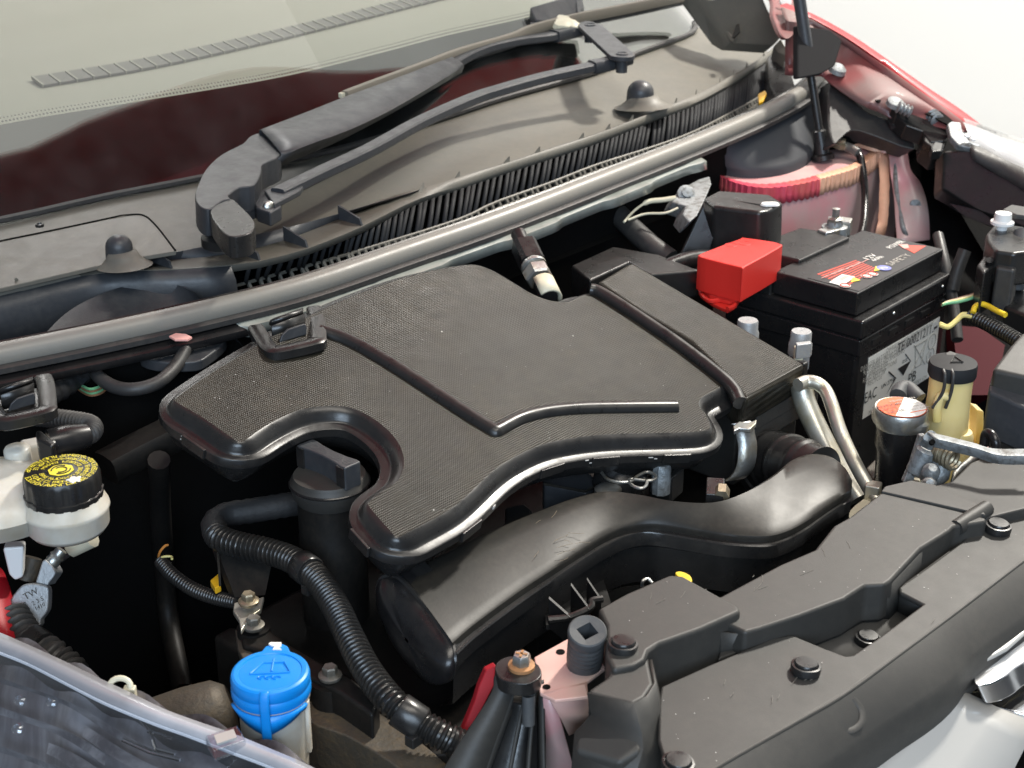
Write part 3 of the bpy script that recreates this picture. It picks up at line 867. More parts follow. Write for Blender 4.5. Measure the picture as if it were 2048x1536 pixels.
# ------------------------------------------------------------------ oil filler
oc = thing('oil_filler_cap', 'black round oil filler cap with raised grip bar in the notch of the engine cover', 'oil cap')
c = P(659, 958, -.006)
r = pxr(c, 80)
obj('cap_disc', lathe(c, (0, 0, 1), [(r * .86, -.016), (r * .92, -.012), (r * .99, -.005), (r, -.0025), (r * .985, -.0005), (r * .95, .0005), (r * .94, .0025), (r * .90, .0045), (0, .0060)], 48, ), GRAIN, oc)
ga, gb = P(598, 905, .0), P(716, 962, .0)
gd = (gb - ga).normalized(); gd.z = 0; gs_ = V((gd.y, -gd.x, 0))
gl = 2 * r * .93
gm = c + V((0, 0, .014))
pr = []
for t, wdt in ((-.5, .0078), (-.42, .0082), (-.25, .0066), (0, .0058), (.25, .0066), (.42, .0082), (.5, .0078)):
    pr.append(gm + gd * gl * t + gs_ * wdt)
for t, wdt in ((.5, .0078), (.42, .0082), (.25, .0066), (0, .0058), (-.25, .0066), (-.42, .0082), (-.5, .0078)):
    pr.append(gm + gd * gl * t - gs_ * wdt)
grip = obj('grip', extr([p + V((0, 0, .008)) for p in pr], (0, 0, -.020)), WIPM, oc, bev=.0015)
for t in (-.47, -.44, -.41, -.38, -.35, .35, .38, .41, .44, .47):
    obj('grip_rib', box(gm + gd * gl * t + gs_ * .0080 + V((0, 0, -.001)), gd * .0006, gs_ * .0009, V((0, 0, .008))), BLK, grip)
obj('grip_lettering', text('ENGINE OIL', gm + V((0, 0, .008)), -gd, gs_, .0095, .0003), GRUB, grip)
obj('cap_edge', tube([c + V((math.cos(t), math.sin(t), 0)) * r * .985 + V((0, 0, -.002)) for t in [k * math.pi / 24 for k in range(49)]], .0013, 8), GLB, oc)
obj('filler_neck', lathe(c + V((0, 0, -.015)), (0, 0, -1), [(r * .84, 0), (r * .84, .03), (r * .86, .032), (r * .86, .11)], 40), BLOCKM, oc)

# ------------------------------------------------------------------ thick corrugated hose
hs = thing('corrugated_hose', 'thick black corrugated hose curving down beside the intake duct', 'hose')
hp_ = crom(PP([(650, 1000, -.055), (600, 1006, -.052), (560, 1012, -.05), (500, 1022, -.05), (452, 1030, -.05), (428, 1048, -.05), (438, 1075, -.05), (478, 1090, -.05), (530, 1101, -.05), (585, 1120, -.05), (635, 1158, -.051), (672, 1215, -.054), (700, 1275, -.058), (735, 1342, -.064), (785, 1405, -.070), (840, 1447, -.08), (905, 1482, -.088), (980, 1515, -.11)]), 8)
iA = 48
obj('taped_elbow', tube(reseg(hp_[:iA + 1], .004), lambda s: .0098 + .0004 * math.sin(s * 900), 14), TAPE, hs)
obj('conduit', corr(hp_[iA - 2:], .0094, .0040, .0010), TEAR, hs)
for q, L_ in ((76, .014), (117, .018)):
    a, b = hp_[q], hp_[q + 1]; d = (b - a).normalized()
    obj('joint_band', lathe(a - d * L_ * .5, d, [(.0112, 0), (.0118, .001), (.0118, L_ - .001), (.0112, L_)], 24, rf=lambda t, h: 1 + .015 * (1 if int(t * 14) % 2 else -1)), BLK, hs)
    obj('band_catch', box(a + V((-.006, -.010, -.010)), (.005, 0, 0), (0, .004, 0), (0, 0, .004)), BLK, hs, bev=.001)

# ------------------------------------------------------------------ intake duct
du = thing('intake_duct', 'long scuffed black plastic intake duct bending across in front of the engine cover', 'intake duct')
Apx = [(800, 1150, -0.040), (880, 1102, -0.039), (1000, 1046, -0.037), (1090, 1010, -0.036), (1160, 986, -0.035), (1215, 977, -0.034), (1280, 985, -0.034), (1350, 1000, -0.034), (1430, 1002, -0.034), (1490, 980, -0.033), (1545, 945, -0.032), (1585, 912, -0.031), (1625, 900, -0.031), (1664, 908, -0.031), (1690, 932, -0.032), (1704, 962, -0.033)]
Bpx = [(906, 1290, -0.058), (950, 1252, -0.057), (1040, 1186, -0.055), (1110, 1140, -0.053), (1165, 1104, -0.052), (1215, 1074, -0.051), (1258, 1057, -0.050), (1310, 1052, -0.050), (1390, 1063, -0.050), (1460, 1073, -0.049), (1530, 1076, -0.048), (1570, 1068, -0.048), (1610, 1048, -0.047), (1650, 1020, -0.046), (1685, 996, -0.044), (1703, 984, -0.040)]
nA = 56
Aw, Bw = even(crom(PP(Apx), 5), nA), even(crom(PP(Bpx), 5), nA)
# keep photo pairs together: use same parameter
Aw = [p for p in crom(PP(Apx), 4)]; Bw = [p for p in crom(PP(Bpx), 4)]
nA = len(Aw)
prof = [(-.02, -.060), (-.035, -.030), (-.025, -.014), (.0, -.005), (.05, -.0005), (.12, .0018), (.35, .0030), (.6, .0030), (.85, .0024), (.965, .0018), (.990, .0010), (.998, -.0005), (1.0, -.0036)]
rows = []
for a, b in zip(Aw, Bw):
    rows.append([a + (b - a) * s + V((0, 0, h)) for s, h in prof])
obj('duct_top', sheet(rows), DUCTM, du, ang=32)
fro = []
for i, (a, b) in enumerate(zip(Aw, Bw)):
    w_ = (b - a); w_.z = 0; w_ = w_.normalized()
    fro.append([b + w_ * -.001 + V((0, 0, -.0035)), b + w_ * .0045 + V((0, 0, -.0035)), b + w_ * .0056 + V((0, 0, -.0045)), b + w_ * .0056 + V((0, 0, -.0150)), b + w_ * .0005 + V((0, 0, -.018)), b + w_ * -.002 + V((0, 0, -.050)), b + w_ * -.02 + V((0, 0, -.062))])
obj('duct_lower', sheet(fro), BLK, du, ang=40)
# closed rounded mouth: ring of the oblique end, domed outwards
mo = crom(PP([(760, 1162, -0.046), (778, 1154, -0.042), (800, 1160, -0.040), (838, 1200, -0.046), (880, 1255, -0.054), (905, 1292, -0.060), (908, 1330, -0.070), (898, 1358, -0.084), (870, 1362, -0.091), (838, 1335, -0.091), (800, 1290, -0.084), (772, 1240, -0.073), (756, 1195, -0.060)]), 5, True)
cm = sum(mo, V((0, 0, 0))) / len(mo)
outd = V((-.86, -.30, -.12)).normalized()
mr_ = []
for k, d in ((1.0, -.014), (1.03, -.004), (1.03, .0), (.99, .004), (.90, .008), (.7, .0115), (.4, .0135), (.05, .0140)):
    mr_.append([cm + (p - cm) * k + outd * d for p in mo])
obj('duct_mouth', sheet([r + [r[0]] for r in mr_]), GLB, du, ang=60)
obj('mouth_rim', tube([p - outd * .001 for p in mo] + [mo[0] - outd * .001, mo[1] - outd * .001], .0022, 8), BLK, du)
obj('mouth_body', sheet([r + [r[0]] for r in [mo, [p - outd * .03 for p in mo]]]), BLK, du)
obj('rib_plate', extr(PP([(1088, 1200), (1204, 1150), (1222, 1205), (1145, 1250), (1092, 1250)], -.088), (0, 0, -.004)), BLK, du)
random.seed(3)
for i in range(11):
    u, v = random.gauss(1118, 34), random.gauss(1062, 20)
    a = P(u, v, -.0318 + .0002); ln = random.uniform(.004, .016); an = random.uniform(-.9, .5)
    d = V((math.cos(an), math.sin(an), 0)) * ln
    # laid on the flat duct top: height taken from the nearest duct section
    def hz(p):
        k = min(range(nA), key=lambda q: ((Aw[q] + Bw[q]) / 2 - p).length); w_ = Bw[k] - Aw[k]; s_ = max(0, min(1, (p - Aw[k]).dot(w_) / w_.dot(w_)))
        return Aw[k].z + w_.z * s_ + .0031
    pts = [a + d * t + V((0, 0, .0)) + V((math.sin(t * 5), math.cos(t * 4), 0)) * .0006 for t in (0, .35, .7, 1)]
    for p in pts: p.z = hz(p)
    obj('scuff_mark', tube(pts, .00014, 4), SCUFF, du)
# cage of ribs under the duct
for q in (((1098, 1195), (1140, 1232)), ((1142, 1168), (1178, 1216)), ((1174, 1157), (1203, 1200))):
    a, b = P(*q[0], -.062), P(*q[1], -.068)
    obj('duct_rib', box((a + b) / 2 + V((0, 0, -.012)), (b - a) / 2, V((.0014, .001, 0)), V((0, 0, .012))), BLK, du)
obj('rib_rail', tube(crom(PP([(1096, 1240, -.07), (1140, 1234, -.07), (1180, 1216, -.07), (1184, 1202, -.068), (1205, 1198, -.068)]), 4), .0028, 8), BLK, du)
# bellows joining the duct to the air box
bp_ = crom([P(1535, 928, -.080), P(1560, 926, -.068), P(1600, 936, -.060), P(1640, 952, -.058)], 8)
bq_ = reseg(bp_, .0016)
obj('bellows', tube(bq_, [.027 + (.0012 if i % 12 < 3 else 0) + (.002 if i < 6 else 0) - .00006 * i for i in range(len(bq_))], 40), BLK, du)
hn = (P(1585, 915, -.012) - P(1520, 950, -.012)).normalized()

# ------------------------------------------------------------------ things below the cover, dark bay
en = thing('engine_block', 'black grimy engine block and valve cover deep below the air filter cover', 'engine')
obj('valve_cover', abox(.62, 1.10, .60, .84, -.26, -.125), BLOCKM, en, bev=.01)
obj('timing_cover', extr([V((.595, .62, -.13)), V((.60, .84, -.13)), V((.62, .84, -.13)), V((.62, .60, -.13))], (0, 0, -.3)), BLOCKM, en, bev=.004)
obj('crankcase', abox(.60, 1.1, .58, .90, -.6, -.25), DARK, en)
un = thing('undertray', 'black undertray closing the engine bay from below', 'undertray')
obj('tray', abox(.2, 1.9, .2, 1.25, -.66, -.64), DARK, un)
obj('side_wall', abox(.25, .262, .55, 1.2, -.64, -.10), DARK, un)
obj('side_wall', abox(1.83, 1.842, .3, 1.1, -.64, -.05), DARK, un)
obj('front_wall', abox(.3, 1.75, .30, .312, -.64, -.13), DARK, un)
# coil and bracket pieces between cover and duct
cl = thing('ignition_coil', 'black plastic tray like coil cover showing below the front edge of the engine cover', 'coil')
obj('coil_tray', extr(PP([(1085, 955), (1180, 945), (1192, 958), (1188, 978), (1172, 985), (1088, 968)], -.055), (0, 0, -.03)), WIPM, cl, bev=.002)
obj('coil_lip', tube(PP([(1088, 968, -.053), (1170, 983, -.053), (1190, 974, -.053), (1192, 956, -.053)]), .0012, 6), DUCTM, cl)
k2 = thing('ignition_coil', 'small dark box low behind the intake duct, left of the tray like coil cover', 'coil')
obj('coil_box', extr(PP([(1010, 1015), (1048, 1006), (1064, 1020), (1060, 1045), (1010, 1050)], -.06), (0, 0, -.03)), BLK, k2, bev=.002)
ho = thing('spring_hose_clamp', 'bent wire hose clamp with two loops behind the intake duct', 'hose clamp')
obj('hose_end', lathe(P(1242, 945, -.045), (.1, -.2, 1), [(.021, -.03), (.021, .004), (.017, .008), (0, .009)], 28), BLK, ho)
cw = [(1200, 940), (1215, 958), (1240, 964), (1262, 962), (1275, 952), (1292, 944), (1306, 947), (1312, 955), (1302, 961), (1284, 960), (1262, 958), (1258, 964), (1270, 974), (1286, 976), (1294, 966), (1288, 957)]
obj('wire_loop', tube(crom([P(u, v, -.036) for u, v in cw], 6), .0013, 8), ZINC, ho)
se = thing('coolant_sensor', 'grey knurled sensor head between the wire clamp and the metal clip', 'sensor')
obj('sensor_head', lathe(P(1323, 940, -.042), (0, 0, 1), [(.008, -.02), (.008, .002), (.0065, .006), (0, .007)], 20, rf=lambda t, h: 1 + .05 * math.sin(9 * t)), GREYM, se)
obj('sensor_block', box(P(1333, 965, -.06), (.012, .002, 0), (-.002, .010, 0), (0, 0, .012)), BLK, se, bev=.002)
nb = tag(obj('round_nut', lathe(P(1216, 980, -.048), (0, 0, 1), [(.011, -.006), (.011, .001), (.008, .003), (0, .0035)], 24), ZINC), 'pale dome nut just behind the bend of the intake duct', 'nut')
cn = thing('wire_connector', 'small brass sleeved connector above the duct near the bellows', 'connector')
obj('connector_body', box(P(1430, 985, -.04), (.012, .008, 0), (-.004, .006, 0), (0, 0, .006)), BLK, cn, bev=.001)
obj('brass_sleeve', lathe(P(1443, 994, -.036), (.8, .5, .1), [(.006, 0), (.006, .011)], 6), BRASSB, cn)

# bolts
bt = None


def bolt(u, v, z, px, m, label, tilt=(0, 0, 1)):
    c = P(u, v, z); r = pxr(c, px)
    t = thing('hex_bolt', label, 'bolt', 'hex bolts on the engine mount')
    obj('flange', lathe(c, tilt, [(r * .9, -r * .5), (r, -r * .3), (r, -r * .15), (r * .75, 0)], 28), m, t)
    obj('hex_head', lathe(c, tilt, [(r * .66, -r * .1), (r * .66, r * .55), (r * .56, r * .68), (r * .2, r * .66), (0, r * .62)], 6), m, t, ang=25)
    return t


bolt(497, 1198, -.060, 21, BRASSB, 'yellowish hex bolt at the top of the mount bracket, left of the thick hose')
bolt(507, 1246, -.070, 22, GREYB, 'dull grey hex bolt just below the yellowish one')
bolt(660, 1346, -.075, 24, GREYB, 'grey hex bolt to the right of the blue washer cap')
mb = thing('engine_mount', 'pale and black engine mount bracket under the hex bolts', 'bracket')
obj('mount_plate', extr(PP([(468, 1205), (520, 1195), (528, 1192), (522, 1218), (506, 1230), (490, 1250), (482, 1262), (478, 1240), (466, 1222)], -.068), (0, 0, -.004)), ALU, mb, bev=.001)
obj('mount_edge', extr(PP([(470, 1258), (482, 1262), (490, 1290), (512, 1310), (508, 1320), (486, 1318), (476, 1300)], -.084), (0, 0, -.006)), IRON, mb, bev=.001)
obj('mount_arm', extr(PP([(480, 1262), (500, 1258), (540, 1256), (580, 1288), (640, 1322), (700, 1352), (760, 1400), (745, 1430), (680, 1385), (600, 1345), (520, 1300), (485, 1290)], -.080), (0, 0, -.03)), BLOCKM, mb, bev=.003)
obj('bolt_boss', lathe(P(507, 1254, -.078), (0, 0, -1), [(.012, 0), (.012, .03)], 24), BLOCKM, mb)
obj('bolt_boss', lathe(P(662, 1360, -.083), (0, 0, -1), [(.014, 0), (.014, .03)], 24), BLOCKM, mb)
al = thing('alternator_bracket', 'dirty brown grey cast arm right of the washer filler neck', 'casting')
obj('arm', extr(crom(PP([(612, 1385), (630, 1372), (660, 1378), (720, 1402), (790, 1445), (850, 1490), (900, 1540), (840, 1560), (760, 1510), (690, 1470), (618, 1440)], -.10), 3, True), (0, 0, -.035)), IRON2, al, bev=.006)
obj('arm_face', extr(PP([(620, 1400), (640, 1395), (650, 1420), (640, 1450), (622, 1440)], -.113), (0, 0, -.02)), IRON, al, bev=.005)
obj('gravel_dirt', extr(PP([(590, 1460), (660, 1455), (760, 1500), (800, 1580), (590, 1580)], -.17), (0, 0, -.01)), IRON, al)
pu = thing('grey_pulley_housing', 'rounded grey pump housing behind the clear headlamp', 'pump')
obj('housing', lathe(P(385, 1446, -.12), (.75, -.55, .25), [(.0, .030), (.018, .028), (.024, .020), (.026, .0), (.026, -.05)], 36), IRON, pu, ang=60)
wb = thing('black_bracket', 'tall thin black bracket plate left of the hex bolts', 'bracket')
obj('plate', extr([P(436, 1105, -.06), P(545, 1120, -.06), P(530, 1190, -.075), P(470, 1195, -.08)], V((.002, .01, -.002))), BLOCKM, wb)
obj('plate_edge', tube([P(436, 1105, -.058), P(440, 1172, -.075)], .0010, 6), DUCTM, wb)
yc = tag(obj('dirty_yellow_clip', extr(PP([(420, 1160), (438, 1145), (442, 1170), (430, 1176)], -.08), (0, 0, -.006)), YLENS, bev=.001), 'dirty olive clip half hidden behind the black bracket plate', 'clip')
hs2 = thing('thin_conduit', 'thin black corrugated wire conduit sagging towards the yellowish bolt', 'conduit')
obj('conduit', corr(crom(PP([(322, 1124, -.10), (345, 1150, -.10), (385, 1178, -.10), (430, 1195, -.095), (480, 1205, -.085)]), 8), .0052, .0035, .0006, 10), TEAR, hs2)
obj('orange_wire', tube(crom(PP([(316, 1120, -.10), (320, 1104, -.09), (330, 1092, -.085), (336, 1090, -.085)]), 6), .0010, 6), ORAW, hs2)
obj('yellow_wire', tube(crom(PP([(314, 1122, -.10), (325, 1114, -.095), (342, 1113, -.095), (344, 1118, -.095)]), 6), .0010, 6), YELW, hs2)
# dim pipes in the dark
dp = thing('dark_pipe', 'dark vertical hose dimly seen in the black gap of the engine bay', 'hose')
obj('pipe', tube(crom(PP([(318, 920, -.02), (320, 1010, -.08), (328, 1120, -.16), (338, 1240, -.22), (365, 1380, -.25)]), 6), .009, 12), BLOCKM, dp)

# ------------------------------------------------------------------ left side: brake fluid reservoir
br = thing('brake_reservoir', 'milky white brake fluid reservoir with ribbed black cap printed in yellow', 'fluid reservoir')
c = P(122, 941, .030)
r = pxr(c, 77)
fl = lambda t, h: 1 + (.022 if math.cos(18 * t) > 0.0 else -.0) * (1 if -.017 < h < -.002 else 0)
bcap = obj('cap', lathe(c, (0, 0, 1), [(r * .95, -.0245), (r * 1.0, -.022), (r * 1.0, -.016), (r * .965, -.0155), (r * .965, -.004), (r * .955, -.0015), (r * .93, 0), (0, 0)], 144, rf=fl), BLK, br, ang=35)
av = V((0, 0, 1)); a_, b_2, _ = frame(av)
vang = math.atan2((-_F).dot(b_2), (-_F).dot(a_))     # angle that points at the camera
for s, rr_, sz, m0, m1, inw in (('BOUCHON AVANT DEPOSE', .86, .0066, -62, 62, 0), ('LIQUIDE DE FREIN DOT 3', .68, .0056, -66, 60, 0), ('BRAKE FLUID ONLY', .50, .0052, -66, 50, 0),
                              ('FROM SEALED', .86, .0062, 66, 118, 0), ('CONTAINER', .68, .0056, 64, 116, 0), ('USE ONLY', .50, .0052, 60, 110, 0),
                              ('WARNING CLEAN CAP', .86, .0062, 124, 196, 0), ('BEFORE REMOVING', .68, .0056, 124, 196, 0), ('DOT 3 OR DOT 4', .50, .0052, 124, 190, 0),
                              ('FLUID FILLER CAP', .86, .0062, 202, 278, 0), ('NETTOYER LE', .68, .0056, 202, 270, 0), ('BOUCHON', .50, .0052, 204, 262, 0)):
    obj('cap_lettering', ringtext(s, c, (0, 0, 1), r * rr_, sz * .92, vang + rad(m0), vang + rad(m1), True), YPRINT, bcap)
obj('cap_emblem', lathe(c, (0, 0, 1), [(r * .335, .0002), (r * .335, .0006), (0, .0006)], 8), YPRINT, bcap)
for k, (a0, a1) in ((.24, (-60, 60)), (.24, (120, 240)), (.15, (-60, 200))):
    pts = [c + V((0, 0, .0008)) + (a_ * math.cos(rad(q)) + b_2 * math.sin(rad(q))) * r * k for q in range(a0, a1 + 1, 8)]
    obj('emblem_line', tube(pts, .0005, 5), BPRINT, bcap)
obj('paint_dab', lathe(c + a_ * r * .72 * math.cos(vang + rad(42)) + b_2 * r * .72 * math.sin(vang + rad(42)), (0, 0, 1), [(r * .17, .0004), (r * .15, .0009), (0, .001)], 30, rf=lambda t, h: 1 + .2 * math.sin(5 * t) + .12 * math.sin(8 * t + 1)), WPRINT, bcap)
R_ = r
bx_ = lambda r0, f0, z0, r1_, f1, z1: box(c + _R * r0 + _F * f0 + V((0, 0, z0)), _R * r1_, _F * f1, (0, 0, z1))
obj('tank', merge(lathe(c, (0, 0, 1), [(R_ * .98, -.018), (R_ * 1.05, -.0235), (R_ * 1.12, -.0275), (R_ * 1.135, -.0295), (R_ * 1.09, -.0315), (R_ * 1.07, -.043), (R_ * .95, -.0475), (0, -.048)], 64),
                  lathe(c - _R * .055 + _F * .016, (0, 0, 1), [(.020, -.010), (.034, -.014), (.046, -.022), (.050, -.0285), (.051, -.030), (.0485, -.032), (.047, -.043), (.03, -.05), (0, -.05)], 64)), WHITEP, br, ang=60)
obj('neck', lathe(c, (0, 0, 1), [(r * .96, -.030), (r * .93, -.018)], 48), WHITEP, br)
obj('tank_peg', lathe(P(33, 892, .026), (0, 0, -1), [(0, 0), (.0085, .0008), (.0098, .003), (.0098, .022)], 28), WHITEP, br, ang=60)
obj('tank_rib', box(P(74, 905, .005), (.010, -.004, 0), (.003, .008, 0), (0, 0, .010)), WHITEP, br, bev=.003)
obj('tank_foot', extr([P(5, 1096, -.04), P(48, 1093, -.04), P(46, 1155, -.065), P(30, 1162, -.068), P(18, 1150, -.063)], V((.01, .014, -.004))), WHITEC, br, bev=.002)
for u, v in ((175, 1024), (166, 1056)):
    obj('level_mark', lathe(P(u, v, -.0 if v < 1040 else -.009), (-_F).normalized(), [(.0012, -.002), (.0012, .0015), (0, .002)], 12), WHITEC, br)
bc = thing('brake_sensor_plug', 'black sensor plug and cable boot behind the yellow printed cap', 'connector')
obj('plug_body', tube(PP([(98, 888, .028), (135, 880, .028), (172, 872, .026)]), [.011, .0115, .0095], 14), GLB, bc)
obj('plug_tab', extr(PP([(70, 862, .040), (80, 858, .040), (112, 884, .036), (104, 892, .036), (74, 876, .04)]), (0, 0, -.02)), GLB, bc, bev=.002)
obj('plug_edge', tube(PP([(108, 884, .036), (109, 906, .022)]), .0012, 6), ZINC, bc)
obj('cable_boot', corr(crom(PP([(166, 874, .026), (182, 866, .024), (186, 855, .022), (172, 846, .02), (120, 838, .016), (60, 832, .01)]), 6), .0068, .004, .0012, 12), RUB, bc)
gp = tag(obj('dark_bar', tube(PP([(212, 936, -.03), (270, 905, -.026), (345, 868, -.02)]), .0150, 10, sq=(1.0, .8)), BLOCKM), 'dark rubber coated bar running from the brake reservoir to the engine cover corner', 'bar')
# aluminium casting low at the left
ac = thing('washer_pump_casting', 'grey cast aluminium valve with stamped marks at the lower left', 'casting')
vn = V((-.62, -.55, .42)).normalized()
pv = P(60, 1210, -.085)
vpoly = [PL(u, v, pv, vn) for u, v in ((21, 1200), (30, 1185), (45, 1170), (65, 1167), (85, 1170), (96, 1176), (97, 1200), (95, 1220), (88, 1232), (82, 1240), (80, 1252), (64, 1260), (52, 1250), (40, 1236), (20, 1218))]
obj('face', extr(crom(vpoly, 3, True), -vn * .010), ALUC, ac, bev=.0015)
neckp = [PL(u, v, pv - vn * .004, vn) for u, v in ((70, 1166), (84, 1122), (90, 1118), (104, 1132), (112, 1146), (106, 1156), (98, 1166), (96, 1172))]
obj('neck_block', extr(neckp, -vn * .02), ALUC, ac, bev=.0015)
obj('thread', lathe(PL(107, 1121, pv - vn * .012, vn), PL(115, 1110, pv, vn) - PL(104, 1124, pv, vn), [(.0052, -.004), (.0058, 0), (.0052, .002), (.0058, .004), (.0045, .006), (.0045, .010)], 16), ZINC, ac)
obj('side_boss', tube([PL(52, 1160, pv - vn * .02, vn), PL(66, 1115, pv - vn * .02, vn)], .007, 12), IRON, ac)
vx = (PL(95, 1185, pv, vn) - PL(45, 1212, pv, vn)).normalized()
vy = vn.cross(vx)
obj('stamped_mark', merge(text('TW', PL(62, 1188, pv, vn), vx, vy, .0070, .0005), text('2 3 5', PL(76, 1202, pv, vn), vx, vy, .0046, .0005), text('1410', PL(80, 1213, pv, vn), vx, vy, .0042, .0005), text('ABE', PL(44, 1213, pv, vn), vx, vy, .0048, .0005)), IRON, ac)
ln = thing('brake_line', 'thin dark brake line with pale sleeve under the white reservoir', 'pipe')
obj('line', tube(crom(PP([(114, 1112, -.08), (130, 1092, -.07), (150, 1078, -.06)]), 5), .0034, 8), BLOCKM, ln)
obj('line', tube(crom(PP([(122, 1120, -.085), (148, 1100, -.075), (166, 1088, -.07)]), 5), .0022, 8), RUB, ln)
obj('sleeve', tube(PP([(142, 1094, -.07), (184, 1074, -.06)]), .0085, 10), CREAM, ln)
rf = thing('red_inner_wing', 'bright red inner wing edge at the lower left picture edge', 'body panel')
rp = PP([(-30, 1120, -.07), (4, 1138, -.07), (17, 1172, -.075), (20, 1210, -.08), (27, 1260, -.088), (34, 1292, -.093)])
rp = crom(rp, 4)
obj('wing_edge', sheet([[p + V((-.05, .03, .004)) for p in rp], [p + V((-.01, .006, .006)) for p in rp], rp, [p + V((.012, .006, -.05)) for p in rp]]), REDP, rf, ang=60)
ch = thing('ribbed_cable', 'black ribbed cable conduit running down behind the clear headlamp', 'conduit')
obj('conduit', corr(crom(PP([(26, 1232, -.09), (48, 1268, -.095), (70, 1290, -.10), (100, 1308, -.10), (126, 1328, -.105), (150, 1352, -.11)]), 6), .0115, .006, .0014, 14), RUB, ch)
obj('conduit_joint', tube(PP([(60, 1284, -.095), (84, 1300, -.097)]), .0135, 14), BLK, ch)
# small hose loop and taped loom below the seal
hl = tag(obj('hose_loop', tube(crom(PP([(184, 722, .030), (196, 752, .026), (230, 774, .022), (272, 778, .022), (318, 764, .024), (352, 732, .028), (370, 700, .034), (376, 686, .036)]), 7), .0056, 12), RUB), 'thin black hose hanging in a loop below the bonnet seal', 'hose')
tl = thing('taped_loom', 'black taped wiring loom with loose wires under the seal beside the hose loop', 'wiring loom')
obj('tape_wrap', tube(reseg(crom(PP([(84, 798, .02), (120, 780, .02), (150, 758, .022), (176, 736, .026)]), 6), .0024), lambda s: .0086 + .0006 * math.sin(s * 700), 12), TAPE, tl)
for k, (m, z) in enumerate(((GREEN, .018), (BROWNW, .016), (GREEN, .014), (BROWNW, .012))):
    obj('loose_wire', tube(crom(PP([(150, 762 + 4 * k, z), (178, 778 + 4 * k, z), (200, 772 + 5 * k, z), (214, 758 + 6 * k, z)]), 5), .0012, 6), m, tl)
gh = thing('grey_bracket', 'grey painted bracket with rounded foot below the paint flake', 'bracket')
obj('bracket_plate', extr(crom(PP([(280, 706), (370, 690), (440, 670), (452, 680), (420, 708), (390, 722), (310, 722)], .030), 3, True), (0, 0, -.010)), WIPM, gh, bev=.002)
obj('pale_tube', tube(crom(PP([(96, 760, .02), (170, 742, .02), (280, 712, .022), (340, 700, .022)]), 5), .0085, 10), FLANGE, gh)

# ------------------------------------------------------------------ washer filler
wf = thing('washer_filler', 'bright blue washer fluid cap on a milky white filler neck beside the headlamp', 'washer filler')
c = P(540, 1342, -.035)
r = pxr(c, 80)
tilt = V((0, 0, 1))
wcap = obj('cap', lathe(c, tilt, [(r * .97, -.016), (r * 1.0, -.0145), (r * 1.0, -.010), (r * .97, -.0085), (r * .99, -.0075), (r * .99, -.0025), (r * .96, -.0005), (r * .90, .0004), (r * .80, .0002), (r * .78, -.0006), (r * .74, -.0004), (0, -.0004)], 64), BLUEP, wf, ang=35)
a_, b_2, _ = frame((0, 0, 1)); vR, vF = _R, _F
tabp = [c + vF * r * .86 + vR * r * -.36, c + vF * r * 1.12 + vR * r * -.28, c + vF * r * 1.24 + vR * r * -.10, c + vF * r * 1.24 + vR * r * .14, c + vF * r * 1.12 + vR * r * .30, c + vF * r * .86 + vR * r * .40]
obj('lift_tab', extr(tabp, (0, 0, -.006)), BLUEP, wcap, bev=.0012)
obj('worn_paint', extr([c + vF * r * q[1] + vR * r * q[0] + V((0, 0, .0012)) for q in ((-.16, 1.22), (.12, 1.22), (.14, 1.10), (.08, .98), (.17, .90), (-.06, .90), (-.02, 1.04), (-.12, 1.08), (-.2, 1.16))], (0, 0, -.002)), WPRINT, wcap)


def cpos(x, y, h=0): return c + vR * r * x + vF * r * y + V((0, 0, h))


for pts in (((-.48, -.12), (-.22, .38), (.30, .40), (.50, -.04), (-.48, -.12)), ((.02, .55), (.04, .0)),):
    obj('embossed_line', tube([cpos(x, y, -.0001) for x, y in pts], .0007, 6), BLUEP, wcap)
for k in (-.16, .02, .20):
    obj('embossed_line', tube([cpos(k + .10 * math.cos(t), -.27 + .06 * math.sin(t), -.0001) for t in [i * math.pi / 6 for i in range(10)]], .0006, 6), BLUEP, wcap)
# strap: collar and tongue hanging on the near side
sp = []
for s in range(-10, 11):
    t = s / 10 * 1.15
    d = (-vF * math.cos(t) + vR * math.sin(t))
    sp.append(d)
obj('collar', sheet([[c + d * r * .985 + V((0, 0, -.0165)) for d in sp], [c + d * r * .93 + V((0, 0, -.0205 - .011 * max(0, 1 - abs(i - 10) / 8.0))) for i, d in enumerate(sp)]]), BLUEP, wf, solid=.002)
obj('strap', sheet([[c - vF * r * q[0] + vR * r * s + V((0, 0, q[1])) for s in (-.13, .03 * 0 + .0, .13)] for q in ((.90, .0006), (1.0, -.001), (1.06, -.006), (1.05, -.020), (1.0, -.036), (.97, -.046))]), BLUEP, wf, solid=.002, sub=1)
obj('neck', lathe(c, (0, 0, -1), [(r * .86, .006), (r * .96, .012), (r * .97, .018), (r * .85, .022), (r * .83, .06), (r * .80, .14)], 48), WHITEP, wf, ang=60)
obj('neck_rib', box(c + vR * r * .85 + V((0, 0, -.042)), vR * .002, vF * .003, (0, 0, .020)), WHITEP, wf, bev=.001)
cp = thing('cream_clip', 'small cream plastic clip standing behind the headlamp edge', 'clip')
cc_ = P(240, 1374, -.055)
obj('clip_ring', tube([cc_ + vR * .007 * math.cos(t) + (V((0, 0, 1)) * .8 + vF * .5) * .006 * math.sin(t) for t in [i * math.pi / 8 for i in range(-2, 12)]], .0020, 8), CREAM, cp)
obj('clip_foot', box(cc_ + vR * .006 + V((0, 0, -.008)), vR * .004, vF * .003, (0, 0, .008)), CREAM, cp, bev=.001)

